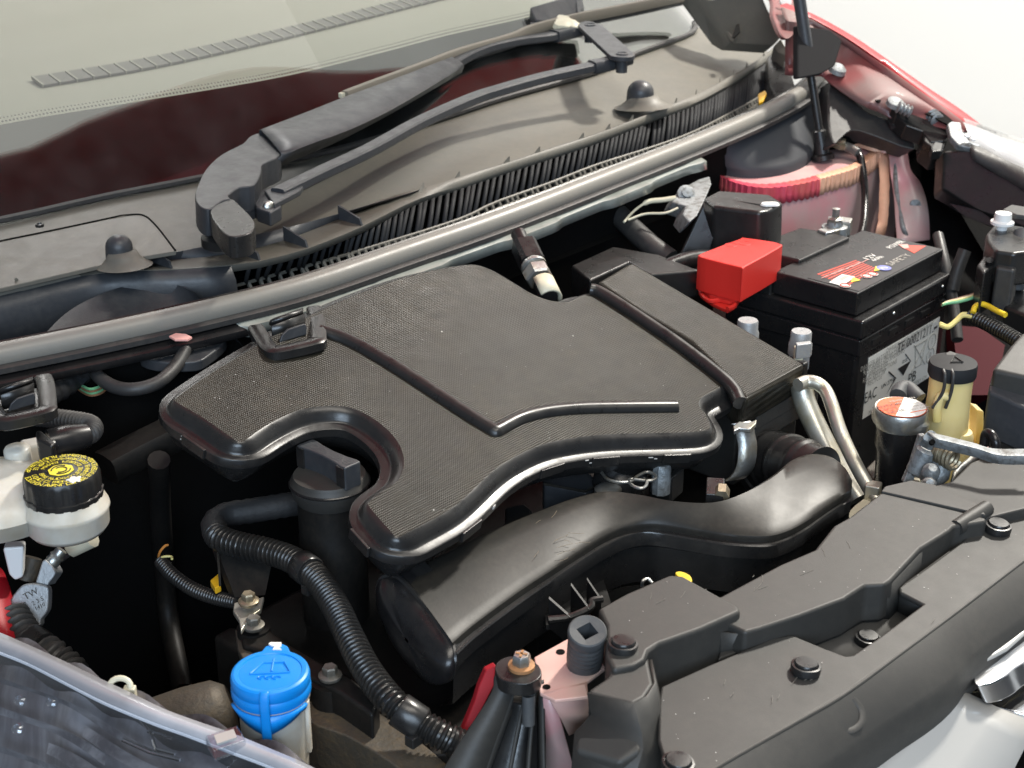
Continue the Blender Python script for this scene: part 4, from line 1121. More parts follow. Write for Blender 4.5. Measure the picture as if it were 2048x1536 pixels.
# ------------------------------------------------------------------ right headlamp (lower left of the picture)
hl_ = thing('headlamp', 'clear plastic headlamp along the lower left corner of the picture', 'headlamp')
ed = [(-60, 1248), (0, 1272), (60, 1298), (130, 1330), (200, 1364), (260, 1392), (330, 1426), (400, 1452), (470, 1476), (540, 1505), (600, 1530), (660, 1560)]
in_ = [(-60, 1285), (0, 1306), (60, 1330), (130, 1366), (200, 1402), (250, 1424), (320, 1452), (372, 1470), (450, 1500), (530, 1530), (590, 1556), (650, 1590)]
E0 = even(seqpts(ed, -.055, 5), 40); E1 = even(seqpts(in_, -.057, 5), 40)
outw = V((-.75, -.62, 0)).normalized()
obj('top_flange', sheet([E0, [a.lerp(b, .5) + V((0, 0, .0012)) for a, b in zip(E0, E1)], E1]), SHEEN, hl_, solid=.003, ang=60)
obj('lens_edge', tube([p + V((0, 0, .0012)) for p in E0], .0013, 6), FEDGE, hl_)
obj('lens_edge', tube([p + V((0, 0, .0006)) for p in E1], .0016, 6), FEDGE, hl_)
obj('lens_edge', tube([a.lerp(b, .3) + V((0, 0, .0012)) for a, b in zip(E0, E1)][10:], .0007, 6), FEDGE, hl_)
obj('rear_edge', sheet([E0, [p + V((0.002, 0.002, -.03)) for p in E0]]), WIPM, hl_, solid=.002)
lens_rows = [[p + outw * a_ - V((0, 0, d_)) for p in E1] for a_, d_ in ((0, 0), (.008, .004), (.020, .014), (.034, .029), (.048, .049), (.060, .073), (.072, .11), (.080, .15))]
obj('lens', sheet(lens_rows), LENS, hl_, ang=60)
refl = mat('lamp_reflector', (0.34, 0.33, 0.35), 0.32, metal=0.3, col2=(0.05, 0.035, 0.042), cscale=7, cmix=(0.40, 0.60), distort=1.2)  # light and dark blotches imitate cloudy reflections in the lamp
for k_, (f0, f1, dn, i0, i1) in enumerate(((.006, .0068, .006, 2, 26), (.011, .0165, .014, 14, 39), (.018, .0215, .020, 1, 18), (.024, .032, .030, 10, 34), (.034, .0365, .038, 4, 24))):
    obj('highlight_strip', sheet([[p + outw * (f0 + .004 * math.sin(i * .35)) - V((0, 0, dn + .006)) for i, p in enumerate(E1)][i0:i1], [p + outw * (f1 + .004 * math.sin(i * .35 + .5)) - V((0, 0, dn + .010)) for i, p in enumerate(E1)][i0:i1]]), GLINT, hl_, ang=60)  # added strips drawn as bright streaks of light, not lamp parts
obj('reflector', sheet([[p + outw * a_ - V((0, 0, d_ + .02 + .004 * math.sin(i_ * .9))) for i_, p in enumerate(E1)] for a_, d_ in ((-.03, -.012), (.004, .012), (.016, .030), (.028, .046), (.040, .070), (.05, .12))]), refl, hl_, ang=60)
for (x, y) in ((-.0, 0),):
    for (u, v, z) in ((40, 1402, -.075), (104, 1404, -.075), (36, 1458, -.085)):
        obj('moulded_pip', lathe(P(u, v, z), (-.5, -.4, .7), [(.004, -.002), (.0038, .001), (.002, .002), (0, .0022)], 14), LENS, hl_)
for pts in (((245, 1480), (300, 1505), (360, 1520)), ((282, 1440), (300, 1462), (312, 1500)), ((296, 1462), (345, 1476)), ((312, 1498), (350, 1508))):
    obj('lens_rib', tube(PP(pts, -.068), .0012, 6), CHROME, hl_)
kl = thing('lamp_clip', 'clear square clip set in the headlamp flange', 'clip')
q = P(452, 1486, -.052)
obj('clip_block', box(q, V((.010, -.003, 0)), V((.003, .008, 0)), V((0, 0, .004))), LENS, kl, bev=.001)
obj('clip_face', box(q + V((0, 0, .0045)), V((.006, -.002, 0)), V((.002, .004, 0)), V((0, 0, .0006))), SILV, kl)

# ------------------------------------------------------------------ front: pale red support, black bracket, rubber stop
su = thing('radiator_support', 'dusty pale red metal support bracket with a dark hole beside the black front bracket', 'bracket')
sz = -.045
sp_ = crom(PP([(1070, 1312), (1135, 1278), (1200, 1300), (1215, 1330), (1192, 1362), (1172, 1385), (1130, 1378), (1088, 1366)], sz), 2, True)
top_ = PP([(1068, 1314), (1135, 1277), (1214, 1292), (1218, 1330), (1170, 1366), (1178, 1392), (1110, 1400), (1080, 1385)], sz)
obj('support_top', extr(top_, (0, 0, -.003)), PINKD, su, bev=.001)
obj('support_drop', sheet([PP([(1086, 1388), (1172, 1366)], sz - .001), [P(1098, 1398, sz - .004), P(1174, 1384, sz - .004)], [P(1118, 1430, -.062), P(1176, 1425, -.062)], [P(1136, 1466, -.082), P(1168, 1452, -.082)]]), PINKD, su, solid=.002)
obj('side_flange', extr([P(u, v, -.055 - .00028 * (v - 1330)) for u, v in ((992, 1330), (972, 1340), (958, 1372), (950, 1400), (926, 1458), (902, 1512), (918, 1512), (944, 1458), (972, 1404), (988, 1372))], V((.004, .006, -.002))), REDF, su, bev=.001)
obj('lower_flange', sheet([[P(1086, 1392, -.05), P(1110, 1394, -.05)], [P(1092, 1470, -.09), P(1130, 1470, -.09)], [P(1092, 1545, -.12), P(1150, 1545, -.12)]]), PINK, su, solid=.002)
for (u, v, px) in ((1093, 1373, 8), (1121, 1303, 9)):
    q = P(u, v, sz + .0006)
    obj('hole', lathe(q, (0, 0, 1), [(pxr(q, px), -.001), (pxr(q, px), 0), (0, 0)], 20), DARK, su)
fb = thing('front_bracket', 'black ribbed plastic bracket fixed by a rusty cross head screw', 'bracket')
bz = -.036
hdp = crom(PP([(990, 1338), (996, 1322), (1018, 1312), (1050, 1314), (1078, 1330), (1082, 1352), (1060, 1366), (1030, 1366), (1002, 1358)], bz), 3, True)
obj('bracket_head', extr(hdp, (0, 0, -.010)), BLK, fb, bev=.001)
L0 = PP([(988, 1345), (985, 1370), (955, 1420), (915, 1480), (860, 1560)], bz)
for i, d in enumerate((.0, -.004, -.014, -.026, -.04)): L0[i].z += 0
L0 = [P(990, 1344, -.038), P(984, 1376, -.046), P(958, 1420, -.058), (P(918, 1480, -.074)), P(872, 1556, -.095)]
L1 = [P(1082, 1345, -.038), P(1086, 1376, -.048), P(1087, 1420, -.062), P(1088, 1480, -.080), P(1090, 1556, -.102)]
L0, L1 = crom(L0, 4), crom(L1, 4)
obj('bracket_panel', sheet([[p + V((0, 0, -.002)) for p in L0], [a.lerp(b, .42) + V((0, 0, -.001)) for a, b in zip(L0, L1)]]), GRAIN, fb, solid=.0025)
obj('bracket_web', sheet([[a.lerp(b, .42) + V((0, .004, -.024)) for a, b in zip(L0, L1)], [p + V((0, .004, -.026)) for p in L1]]), BLK, fb, solid=.002)
for s_, h in ((.43, .0015), (.66, .0), (.84, -.001), (.995, .003)):
    ln_ = [a.lerp(b, s_) + V((0, 0, h)) for a, b in zip(L0, L1)][3:]
    lo_ = [p + V((0, .004, -.026)) for p in ln_]
    obj('bracket_rib', sheet([ln_, lo_]), GRAIN, fb, solid=.0022, off=0)
for (u, v0, v1, px) in ((1000, 1358, 1398, 13), (1057, 1390, 1448, 13)):
    a, b = P(u, v0, -.046), P(u, v1, -.066)
    rr_ = pxr(a, px)
    obj('ejector_post', lathe(a, (b - a), [(rr_ * .7, 0.002), (rr_, 0), (rr_, (b - a).length)], 18), GRUB, fb)
sw = thing('rusty_screw', 'white flaked cross head screw on a rusty washer on the black front bracket', 'screw')
q = P(1043, 1332, bz + .001)
obj('washer', lathe(q, (0, 0, 1), [(pxr(q, 27), -.001), (pxr(q, 27), .0012), (pxr(q, 20), .002), (0, .002)], 28), RUST, sw)
obj('screw_head', lathe(q + V((0, 0, .002)), (0, 0, 1), [(pxr(q, 19), 0), (pxr(q, 19), .005), (pxr(q, 16), .007), (0, .0075)], 6), ZINC, sw, ang=30)
for an in (.5, .5 + math.pi / 2):
    obj('cross_slot', box(q + V((0, 0, .0096)), V((math.cos(an), math.sin(an), 0)) * .0038, V((-math.sin(an), math.cos(an), 0)) * .0008, (0, 0, .0002)), RUST, sw)
rs = thing('rubber_stop', 'grey ribbed rubber bonnet stop with a square hole on the pale red support', 'rubber stop')
q = P(1175, 1262, -.010); rr_ = pxr(q, 39)
ax = (P(1175, 1262, -.010) - P(1168, 1330, sz)).normalized()
prf = [(rr_ * 1.0, 0), (rr_ * 1.03, -.003)]
for k in range(5): prf += [(rr_ * .97, -.008 - .0045 * k), (rr_ * .93, -.0092 - .0045 * k), (rr_ * .96, -.0104 - .0045 * k)]
prf += [(rr_ * .92, -.036), (rr_ * .8, -.045)]
a_, b_2, ax_ = frame(ax)
hx = (_R * .8 + _F * .55).normalized(); hx = (hx - ax * hx.dot(ax)).normalized(); hy = ax.cross(hx)
hole = []
sq = [(rr_ * .43 * x, rr_ * .36 * y) for x, y in ((-1, -1), (1, -1), (1, 1), (-1, 1))]
n = 40
ringv = [q + (hx * math.cos(2 * math.pi * i / n) + hy * math.sin(2 * math.pi * i / n)) * rr_ for i in range(n)]


def sqpt(t):
    cx, cy = math.cos(t), math.sin(t); m = max(abs(cx), abs(cy)); return q + hx * (cx / m * rr_ * .42) + hy * (cy / m * rr_ * .40)


sqv = [sqpt(2 * math.pi * i / n) for i in range(n)]
lower = [[q + (hx * math.cos(2 * math.pi * i / n) + hy * math.sin(2 * math.pi * i / n)) * r_ + ax * h for i in range(n)] for r_, h in prf]
rowsr = [[p - ax * .022 for p in sqv], sqv] + lower
rowsr[2] = [q + (p - q) * .93 + ax * .0008 for p in ringv]
rowsr.insert(3, ringv)
obj('stop_body', sheet([r_ + [r_[0]] for r_ in rowsr]), GRUB, rs, ang=35)
obj('hole_floor', (rowsr[0], [tuple(range(n))]), DARK, rs)

# ------------------------------------------------------------------ slam panel cover with push pins
sl = thing('radiator_cover', 'wide black grained plastic cover over the radiator and front panel', 'radiator cover')
zb = -.030
back_edge = [(1318, 1396), (1322, 1372), (1420, 1328), (1545, 1276), (1580, 1269), (1592, 1272), (1650, 1296), (1690, 1311), (1704, 1310), (1760, 1272), (1846, 1208), (1800, 1184), (1798, 1174), (1835, 1148), (1920, 1086), (1972, 1040), (2060, 1020)]
crease = [(1392, 1560), (1480, 1508), (1600, 1440), (1690, 1388), (1800, 1308), (1900, 1234), (2060, 1112)]
main_poly = PP(back_edge, zb) + PP(crease[::-1], zb - .001) + PP([(1340, 1560), (1316, 1480)], zb - .002)
obj('front_deck', extr(main_poly, (0, 0, -.004)), GRAIN, sl, bev=.0018, seg=3)
cr = even(crom(PP(crease, zb - .001), 4), 30)
fe = even(crom([P(1560, 1600, -.052), P(1700, 1500, -.052), P(1790, 1440, -.052), P(1868, 1392, -.051), P(1912, 1356, -.050), P(1945, 1318, -.050), P(2060, 1232, -.050)], 4), 30)
slope = [[p + V((0, 0, .0)) for p in cr], [a.lerp(b, .04) + V((0, 0, .0004)) for a, b in zip(cr, fe)], [a.lerp(b, .5) + V((0, 0, .0012)) for a, b in zip(cr, fe)], [a.lerp(b, .92) + V((0, 0, .0015)) for a, b in zip(cr, fe)], fe, [p + V((.004, -.004, -.010)) for p in fe], [p + V((0, 0, -.03)) for p in fe]]
obj('front_slope', sheet(slope), GRAIN, sl, ang=60)
obj('crease_edge', tube([p + V((0, 0, -.0004)) for p in cr], .0012, 8), GRAIN, sl)
# dimple on the crease
dm = P(1690, 1432, -.036)
dmx = (P(1720, 1460, -.036) - P(1655, 1400, -.036)).normalized()
obj('dimple', tube(crom(PP([(1640, 1408, -.0345), (1652, 1432, -.039), (1676, 1456, -.0435), (1702, 1462, -.0455), (1722, 1446, -.044), (1722, 1420, -.040), (1705, 1398, -.035)]), 6), lambda s: .0022, 8, sq=(1.0, .6)), GRAIN, sl)
# raised rear deck
zr = -.018
rd = PP([(1372, 1196), (1440, 1192), (1500, 1160), (1560, 1128), (1630, 1098), (1652, 1070), (1668, 1050), (1700, 1032), (1762, 984), (1912, 1020), (1974, 1036), (1972, 1042), (1908, 1052), (1900, 1060), (1842, 1096), (1782, 1160), (1770, 1168), (1730, 1170), (1705, 1186), (1690, 1196), (1600, 1230), (1520, 1256), (1490, 1264), (1440, 1240)], zr)
obj('rear_deck', extr(rd, (0, 0, -.030)), GRAIN, sl, bev=.0030, seg=3)
obj('deck_step', extr(PP([(1770, 972), (1822, 960), (1868, 968), (1960, 1010), (1972, 1030), (1912, 1016), (1762, 982)], zr + .0015), (0, 0, -.02)), GRAIN, sl, bev=.001)
fd = PP([(1850, 975), (1902, 962), (1940, 925), (1985, 905), (2080, 896), (2080, 1010), (1972, 1036), (1930, 1012)], zr - .004)
obj('far_deck', extr(fd, (0, 0, -.02)), GRAIN, sl, bev=.002)
rib = [P(1912, 1052, zr - .006), P(1980, 1020, zr - .004), P(2020, 1008, zr - .003)]
obj('deck_rib', tube(PP([(1912, 1056, zr - .004), (1945, 1036, zr - .003), (1974, 1016, zr - .002)]), [.006, .0068, .006], 10), GRAIN, sl)
# trench and latch pocket between the decks
tr0 = PP([(1295, 1345), (1400, 1310), (1500, 1272), (1600, 1236), (1690, 1200), (1735, 1172), (1790, 1165), (1850, 1100), (1920, 1055), (1985, 1030)], -.052)
tr1 = PP([(1300, 1380), (1430, 1340), (1540, 1300), (1640, 1320), (1720, 1340), (1800, 1280), (1850, 1240), (1870, 1180), (1935, 1110), (1990, 1060)], -.052)
obj('trench_floor', sheet([tr0, tr1]), GRAIN, sl, solid=.003)
obj('trench_wall', sheet([PP([(1440, 1262), (1490, 1266), (1600, 1232), (1690, 1198), (1706, 1188), (1731, 1173), (1770, 1170), (1782, 1163), (1842, 1099), (1900, 1062)], zr - .004), PP([(1440, 1340), (1500, 1330), (1600, 1294), (1680, 1268), (1722, 1244), (1740, 1236), (1775, 1238), (1790, 1222), (1850, 1150), (1905, 1105)], -.050)]), GRAIN, sl, solid=.002)
obj('pocket_wall', sheet([PP([(1846, 1208), (1800, 1184), (1798, 1174), (1835, 1148), (1920, 1086)], zb - .003), [p + V((0, 0, -.018)) for p in PP([(1846, 1208), (1800, 1184), (1798, 1174), (1835, 1148), (1920, 1086)], zb - .003)]]), GRAIN, sl, solid=.002)
obj('trench_lip', extr(PP([(1436, 1318), (1555, 1272), (1560, 1262), (1552, 1258), (1440, 1302)], zb - .006), (0, 0, -.006)), GRAIN, sl, bev=.0015)
# box at the left of the cover with a sloping corner
zt = -.012
random.seed(11)
for i in range(22):
    u, v = random.choice(((1560, 1170), (1760, 1080), (1700, 1120), (1500, 1390), (1640, 1370), (1830, 1250), (1350, 1210)))
    u += random.uniform(-60, 60); v += random.uniform(-22, 22)
    zz_ = (zr if v < 1195 and u > 1440 else (-.012 if u < 1460 and v < 1260 else zb)) + .0002
    if 1480 < u < 1860 and 1195 < v < 1330: continue
    a = P(u, v, zz_); an = random.uniform(-.3, .8); ln = random.uniform(.003, .014)
    obj('scratch', tube([a, a + V((math.cos(an), math.sin(an), 0)) * ln * .5 + V((.0006, 0, 0)), a + V((math.cos(an), math.sin(an), 0)) * ln], .00016, 4), SCRATCH, sl)
bx = PP([(1196, 1216), (1250, 1186), (1338, 1148), (1366, 1150), (1420, 1180), (1478, 1212), (1482, 1222), (1400, 1258), (1320, 1286), (1298, 1300), (1290, 1318), (1270, 1330), (1225, 1338), (1212, 1310), (1212, 1250)], zt)
obj('box_top', extr(bx, (0, 0, -.050)), GRAIN, sl, bev=.0035, seg=3)
lob = PP([(1226, 1298), (1262, 1290), (1296, 1302), (1300, 1330), (1308, 1368), (1290, 1394), (1266, 1408), (1176, 1386), (1180, 1376), (1216, 1352)], zt - .004)
z2 = -.045
l0 = PP([(1176, 1384), (1266, 1406), (1290, 1392), (1306, 1366), (1298, 1320)], zt - .005)
l1 = [P(1184, 1428, -.030), P(1282, 1470, -.034), P(1300, 1450, -.034), P(1314, 1420, -.030), P(1312, 1380, -.026)]
l2 = [P(1150, 1466, -.038), P(1284, 1500, -.040), P(1308, 1500, -.042), P(1322, 1470, -.042), P(1318, 1420, -.036)]
l3 = [P(1140, 1580, -.06), P(1255, 1600, -.06), P(1300, 1580, -.065), P(1326, 1540, -.065), P(1330, 1480, -.06)]
obj('corner_lobe', extr(lob, (0, 0, -.03)), GRAIN, sl, bev=.003, seg=3)
obj('lobe_facets', sheet([l0, l1, l2, l3]), GRAIN, sl, solid=.002, off=1)
obj('lobe_step', extr([P(1186, 1430, -.0305), P(1282, 1470, -.0345), P(1284, 1500, -.038), P(1240, 1525, -.042), P(1150, 1500, -.042), P(1150, 1460, -.037)], (0, 0, -.03)), GRAIN, sl, bev=.003)
pins = [(1246, 1290, zt + .002, 'black push pin beside the grey ribbed rubber stop'), (1612, 1334, zb + .003, 'black push pin in the middle of the front deck below the latch pocket'),
        (1736, 1277, -.046, 'black push pin down in the latch pocket'), (1996, 1053, zb + .004, 'black push pin at the right edge of the radiator cover'), (1356, 1528, zb + .002, 'black push pin cut by the bottom picture edge')]
proto = None
for u, v, z, lab in pins:
    if proto is None:
        proto = thing('push_pin', lab, 'push pin', 'push pins holding the radiator cover'); r = .0096
        p1 = obj('pin_ring', lathe((0, 0, 0), (0, 0, 1), [(r, -.003), (r * 1.02, .0005), (r * .98, .0018), (r * .84, .0020), (r * .82, .0005), (0, .0005)], 32, rf=lambda t, h: 1 + (.02 if math.cos(4 * t) > 0 else -.015)), BLK, proto, ang=35)
        p2 = obj('pin_head', lathe((0, 0, 0), (0, 0, 1), [(r * .78, .0006), (r * .78, .0030), (r * .72, .0038), (0, .0040)], 32), BLK, proto, ang=50)
        t = proto
    else:
        t = proto.copy(); COL.objects.link(t); t['label'] = lab
        for ch_ in (p1, p2):
            k = ch_.copy(); COL.objects.link(k); k.parent = t
    t.location = P(u, v, z)
    t['placed'] = 1
    s = 1.0 if u != 1736 else .9
    t.scale = (s, s, s); t.rotation_euler = (rad(4), 0, rad(u % 90))
del proto

# bumper and chrome grille
gb_ = thing('grille', 'chrome grille emblem mount and bars at the lower right corner', 'grille')
cp_ = crom(PP([(1946, 1342), (1950, 1328), (1990, 1302), (2060, 1246), (2060, 1310), (2030, 1336), (2004, 1356), (1975, 1368), (1950, 1368)], -.062), 3, True)
obj('chrome_bar', extr(cp_, V((.004, -.006, -.014))), CHROME, gb_, bev=.002)
obj('chrome_cap', extr([p + V((0, .002, .006)) for p in PP([(1950, 1330), (1990, 1302), (2060, 1246), (2060, 1276), (2020, 1312), (1955, 1348)], -.062)], (0, 0, -.004)), SILV, gb_, bev=.002)
obj('chrome_lower', extr(crom(PP([(1930, 1384), (1965, 1380), (2010, 1366), (2070, 1330), (2070, 1420), (2030, 1424), (1980, 1408)], -.085), 2, True), V((.004, -.006, -.02))), CHROME, gb_, bev=.002)
obj('grille_back', extr(PP([(1900, 1390), (1990, 1340), (2090, 1280), (2090, 1480), (1980, 1440)], -.11), (0, 0, -.02)), DARK, gb_)
bu = thing('front_bumper', 'pale silver bumper top at the lower right corner', 'bumper')
b0 = PP([(1908, 1384, -.072), (1936, 1392, -.075), (1990, 1418, -.082), (2070, 1452, -.090)])
b1 = PP([(1560, 1640, -.090), (1640, 1690, -.10), (1760, 1760, -.12), (1900, 1800, -.13)])
obj('bumper_skin', sheet([[a.lerp(b, t) + V((.0, 0, .0015 * math.sin(math.pi * t))) for a, b in zip(b0, b1)] for t in [i / 8 for i in range(9)]]), SILV, bu, solid=.003, ang=60)
obj('bumper_edge', tube([p + V((-.001, .001, .001)) for p in [b0[0].lerp(b1[0], t) + V((0, 0, .0015 * math.sin(math.pi * t))) for t in [i / 12 for i in range(13)]]], .0018, 6), SILV, bu)

# ------------------------------------------------------------------ battery
ba = thing('battery', 'black car battery with printed top label and white safety label on its front', 'battery')
c0 = P(1716, 587, 0.0); bx0, by0 = c0.x, c0.y
LX, LY = .178, .0965
obj('lid', abox(bx0, bx0 + LX, by0, by0 + LY, -.024, 0), GLB, ba, bev=.0015)
cx0, cx1, cy0, cy1 = bx0 - .006, bx0 + LX + .012, by0 - .012, by0 + .150
obj('case', abox(cx0 + .003, cx1 - .004, cy0 + .004, cy1, -.215, -.040), GLB, ba, bev=.005, seg=3)
obj('case_lip', abox(cx0, cx1, cy0, cy1, -.045, -.025), GLB, ba, bev=.003, seg=3)
obj('terminal_shelf', abox(bx0 - .002, bx0 + LX, by0 + LY + .001, by0 + LY + .046, -.03, -.008), BLK, ba, bev=.002)
obj('case_band', abox(cx0 + .0015, cx1 - .0015, cy0 + .002, cy1 - .001, -.064, -.046), GLB, ba, bev=.002)
for i in range(5):
    x = cx0 + .025 + .034 * i
    obj('case_rib', abox(x, x + .018, cy0 + .0005, cy0 + .003, -.058, -.0525), BLK, ba)
for (x, z) in ((cx0 + .062, -.034), (cx1 - .03, -.034)):
    obj('case_pip', lathe((x, cy0, z), (0, -1, 0), [(.0018, 0), (.0014, .001), (0, .0012)], 10), ZINC, ba)
# top print
T = lambda a, b: V((bx0 + LX * a, by0 + LY * b, .0004))
tlab = obj('top_label', extr([T(.03, .02), T(.97, .02), T(.97, .62), T(.03, .62)], (0, 0, -.0003)), LABELD, ba)
LB = lambda q, z=.0008: [V((p.x, p.y, z)) for p in q]


def topquad(name, pts, m, z=.0008): return obj(name, extr([V((p.x, p.y, z)) for p in [P(u, v, 0) for u, v in pts]], (0, 0, -.0003)), m, tlab)


for k in range(9):
    t = k / 9
    topquad('red_stripe', [(1634 + 62 * t, 549 + 26 * t), (1712 + 46 * t, 521 + 18 * t), (1714 + 46 * t, 522.2 + 18 * t), (1637 + 62 * t, 550.6 + 26 * t)], RPRINT, .0006)
topquad('white_panel', [(1658, 566), (1684, 550), (1710, 555), (1684, 573)], WPRINT, .0009)
topquad('bar_block', [(1676, 560), (1690, 553), (1699, 555), (1686, 562)], GPRINT, .0012)
topquad('brand_patch', [(1797, 491), (1852, 493), (1828, 508)], RPRINT, .0008)
topquad('brand_fade', [(1797, 491), (1815, 490), (1818, 497), (1808, 499)], PKPRINT, .0011)
dX, dY = V((1, 0, 0)), V((0, 1, 0))
# the top lettering reads along the battery's length
tl_ = lambda s, u, v, size, m, z=.0010, wd=1.0: obj('top_lettering', text(s, P(u, v, z), dX, dY, size, 0.0, wd), m, tlab)
tl_('12V', 1740, 514, .011, WPRINT, wd=1.2)
tl_('44Ah', 1755, 517, .009, WPRINT)
tl_('POWER', 1792, 489, .010, WPRINT, wd=.9)
tl_('SAFETY', 1798, 519, .012, GPRINT, wd=1.1)
for i, (u, v) in enumerate(((1690, 571), (1711, 562), (1733, 552), (1745, 548), (1757, 540))):
    q = P(u, v, .0010)
    if i in (1, 4):
        topquad('warning_triangle', [(u - 9, v + 4), (u - 6, v - 6), (u + 10, v)], YPRINT, .0011)
    else:
        obj('warning_disc', lathe(q, (0, 0, 1), [(.0058, 0), (.0058, .0002), (0, .0002)], 18), WPRINT, tlab)
        obj('warning_ring', tube([q + V((.0046 * math.cos(t), .0046 * math.sin(t), .0004)) for t in [k * math.pi / 6 for k in range(13)]], .0007, 5), RPRINT, tlab)
obj('warning_disc', lathe(P(1768, 536, .0010), (0, 0, 1), [(.0075, 0), (.0075, .0003), (0, .0003)], 20), BLPRINT, tlab)
obj('warning_mark', text('Pb', P(1768, 536, .0015), dX, dY, .009, 0), WPRINT, tlab)
for k, (u, v) in enumerate(((1662, 548), (1676, 543), (1694, 537), (1712, 529))):
    tl_('EN 360A' if k % 2 else '----', u, v, .0055, PKPRINT if k != 2 else WPRINT)
for k in range(6):
    a = P(1650 + 16 * k, 553 - 6.2 * k, .0009)
    obj('print_line', box(a, (.0065, 0, 0), (0, .0004, 0), (0, 0, .0002)), PKPRINT, tlab)
# white front label
fy0 = cy0 + .004 - .0006
Q = lambda u, v: PL(u, v, V((0, fy0, 0)), V((0, 1, 0)))
lab = [Q(1738, 716), Q(1880, 636), Q(1862, 764), Q(1726, 838)]
xa, xb = lab[0].x, lab[1].x; za, zb_ = lab[0].z, lab[3].z
flab = obj('front_label', extr([V((xa, fy0, za)), V((xb, fy0, za)), V((xb, fy0, zb_)), V((xa, fy0, zb_))], (0, .0005, 0)), LABELW, ba)
W_, H_ = xb - xa, za - zb_
FQ = lambda a, b: V((xa + W_ * a, fy0 - .0004, za - H_ * b))
ft_ = lambda s, a, b, size, m=BPRINT, wd=1.0: obj('label_lettering', text(s, FQ(a, b), (1, 0, 0), (0, 0, 1), size, .0002, wd), m, flab)
ft_('TE 000212118', .66, .13, .0155, BPRINT, .9)
for k in range(7):
    ft_(('DANGER BATTERY CONTAINS ACID', 'KEEP AWAY FROM CHILDREN', 'NO SPARKS NO SMOKING', 'SHIELD EYES', 'READ INSTRUCTIONS', 'DO NOT TIP', 'RECYCLE')[k], .02 + [.26, .23, .20, .12, .15, .1, .09][k], .11 + .055 * k, .0075, GPRINT, .95)
ft_('CHARGE IN A WELL VENTILATED PLACE', .56, .045, .0062, GPRINT, .9)
ft_('EAC', .07, .66, .017, BPRINT, .8)
ft_('PB', .66, .80, .017, BPRINT)
ft_('MADE IN E.U.  LEAD ACID BATTERY 12V', .48, .95, .007, GPRINT)


def loopmark(name, pts, rad_, m=BPRINT): return obj(name, tube([FQ(*p) for p in pts], rad_, 5), m, flab)


loopmark('diamond_mark', [(.30, .44), (.41, .62), (.30, .82), (.19, .62), (.30, .44)], .0010)
ft_('UN 2794', .30, .63, .0070)
loopmark('diamond_mark', [(.52, .30), (.61, .48), (.52, .66), (.43, .48), (.52, .30)], .0005)
obj('diamond_half', extr([FQ(.43, .48), FQ(.61, .48), FQ(.52, .66)], (0, -.0003, 0)), BPRINT, flab)
ft_('8', .52, .60, .008, WPRINT)
ft_('==', .52, .42, .010)
loopmark('bin_mark', [(.66, .27), (.69, .66), (.78, .66), (.81, .27), (.64, .27), (.83, .27)], .0006, GPRINT)
loopmark('bin_mark', [(.64, .24), (.84, .70)], .0006, GPRINT); loopmark('bin_mark', [(.84, .24), (.64, .70)], .0006, GPRINT)
for (a, b) in ((.91, .36), (.91, .60)):
    obj('label_ring', tube([FQ(a, b) + V((.0085 * math.cos(t), 0, .0085 * math.sin(t))) for t in [k * math.pi / 8 for k in range(17)]], .0006, 5), GPRINT, flab)
ft_('i', .91, .36, .012, GPRINT); ft_('R', .91, .60, .010, GPRINT)
obj('label_square', extr([FQ(.89, .03), FQ(.985, .03), FQ(.985, .18), FQ(.89, .18)], (0, -.0003, 0)), WPRINT, flab)
obj('bin_square', extr([FQ(.91, .12), FQ(.965, .12), FQ(.96, .16), FQ(.915, .16)], (0, -.0005, 0)), BPRINT, flab)

# red positive terminal cover
tc = thing('terminal_cover', 'bright red plastic cover over the positive battery terminal', 'terminal cover')
z = .026
rt = crom(PP([(1398, 512), (1404, 506), (1480, 477), (1488, 475), (1545, 483), (1561, 488), (1560, 494), (1492, 532), (1480, 534), (1415, 518)], z), 2, True)
obj('cover_shell', extr(rt, V((0.000, 0, -.036))), REDPL, tc, bev=.011, seg=5)
obj('cover_skirt', extr(PP([(1396, 572), (1440, 560), (1482, 586), (1474, 600), (1420, 588)], -.010), (0, 0, -.010)), REDPL, tc, bev=.002)
tb = [(1398, 570), (1404, 590), (1420, 602), (1440, 600), (1462, 604), (1470, 588), (1474, 596), (1468, 612), (1455, 618)]
obj('cover_tab', tube(crom([P(u, v, -.014) for u, v in tb], 4), .0024, 6), REDPL, tc)
obj('tab_plate', extr(PP([(1410, 596), (1458, 604), (1466, 600), (1470, 612), (1455, 620), (1424, 606)], -.016), (0, 0, -.004)), REDPL, tc, bev=.001)
obj('moulded_mark', tube([P(1462, 490, z - .0001) + V((.006 * math.cos(t), .006 * math.sin(t), 0)) for t in [k * math.pi / 8 for k in range(17)]], .0004, 5), REDPL, tc)
obj('moulded_mark', tube([P(1490, 487, z - .0001) + V((.006 * math.cos(t), .006 * math.sin(t), 0)) for t in [k * math.pi / 8 for k in range(17)]], .0004, 5), REDPL, tc)
nt_ = thing('terminal_clamp', 'corroded grey clamp and stud on the negative battery terminal', 'terminal clamp')
q = P(1668, 470, -.004)
obj('clamp_ring', lathe(q, (0, 0, 1), [(.014, -.006), (.014, .010), (.009, .011), (.0085, .016), (0, .017)], 24), GREYM, nt_)
obj('clamp_ear', box(q + V((-.016, -.002, .004)), (.010, -.003, 0), (.002, .007, 0), (0, 0, .007)), ZINC, nt_, bev=.0015)
obj('clamp_ear', box(q + V((.018, .0, .006)), (.008, .003, 0), (-.002, .009, 0), (0, 0, .008)), ZINC, nt_, bev=.0015)
obj('clamp_nut', lathe(q + V((0, 0, .012)), (0, 0, 1), [(.009, 0), (.009, .007), (.0045, .009), (.0045, .018), (0, .019)], 6), ZINC, nt_, ang=30)
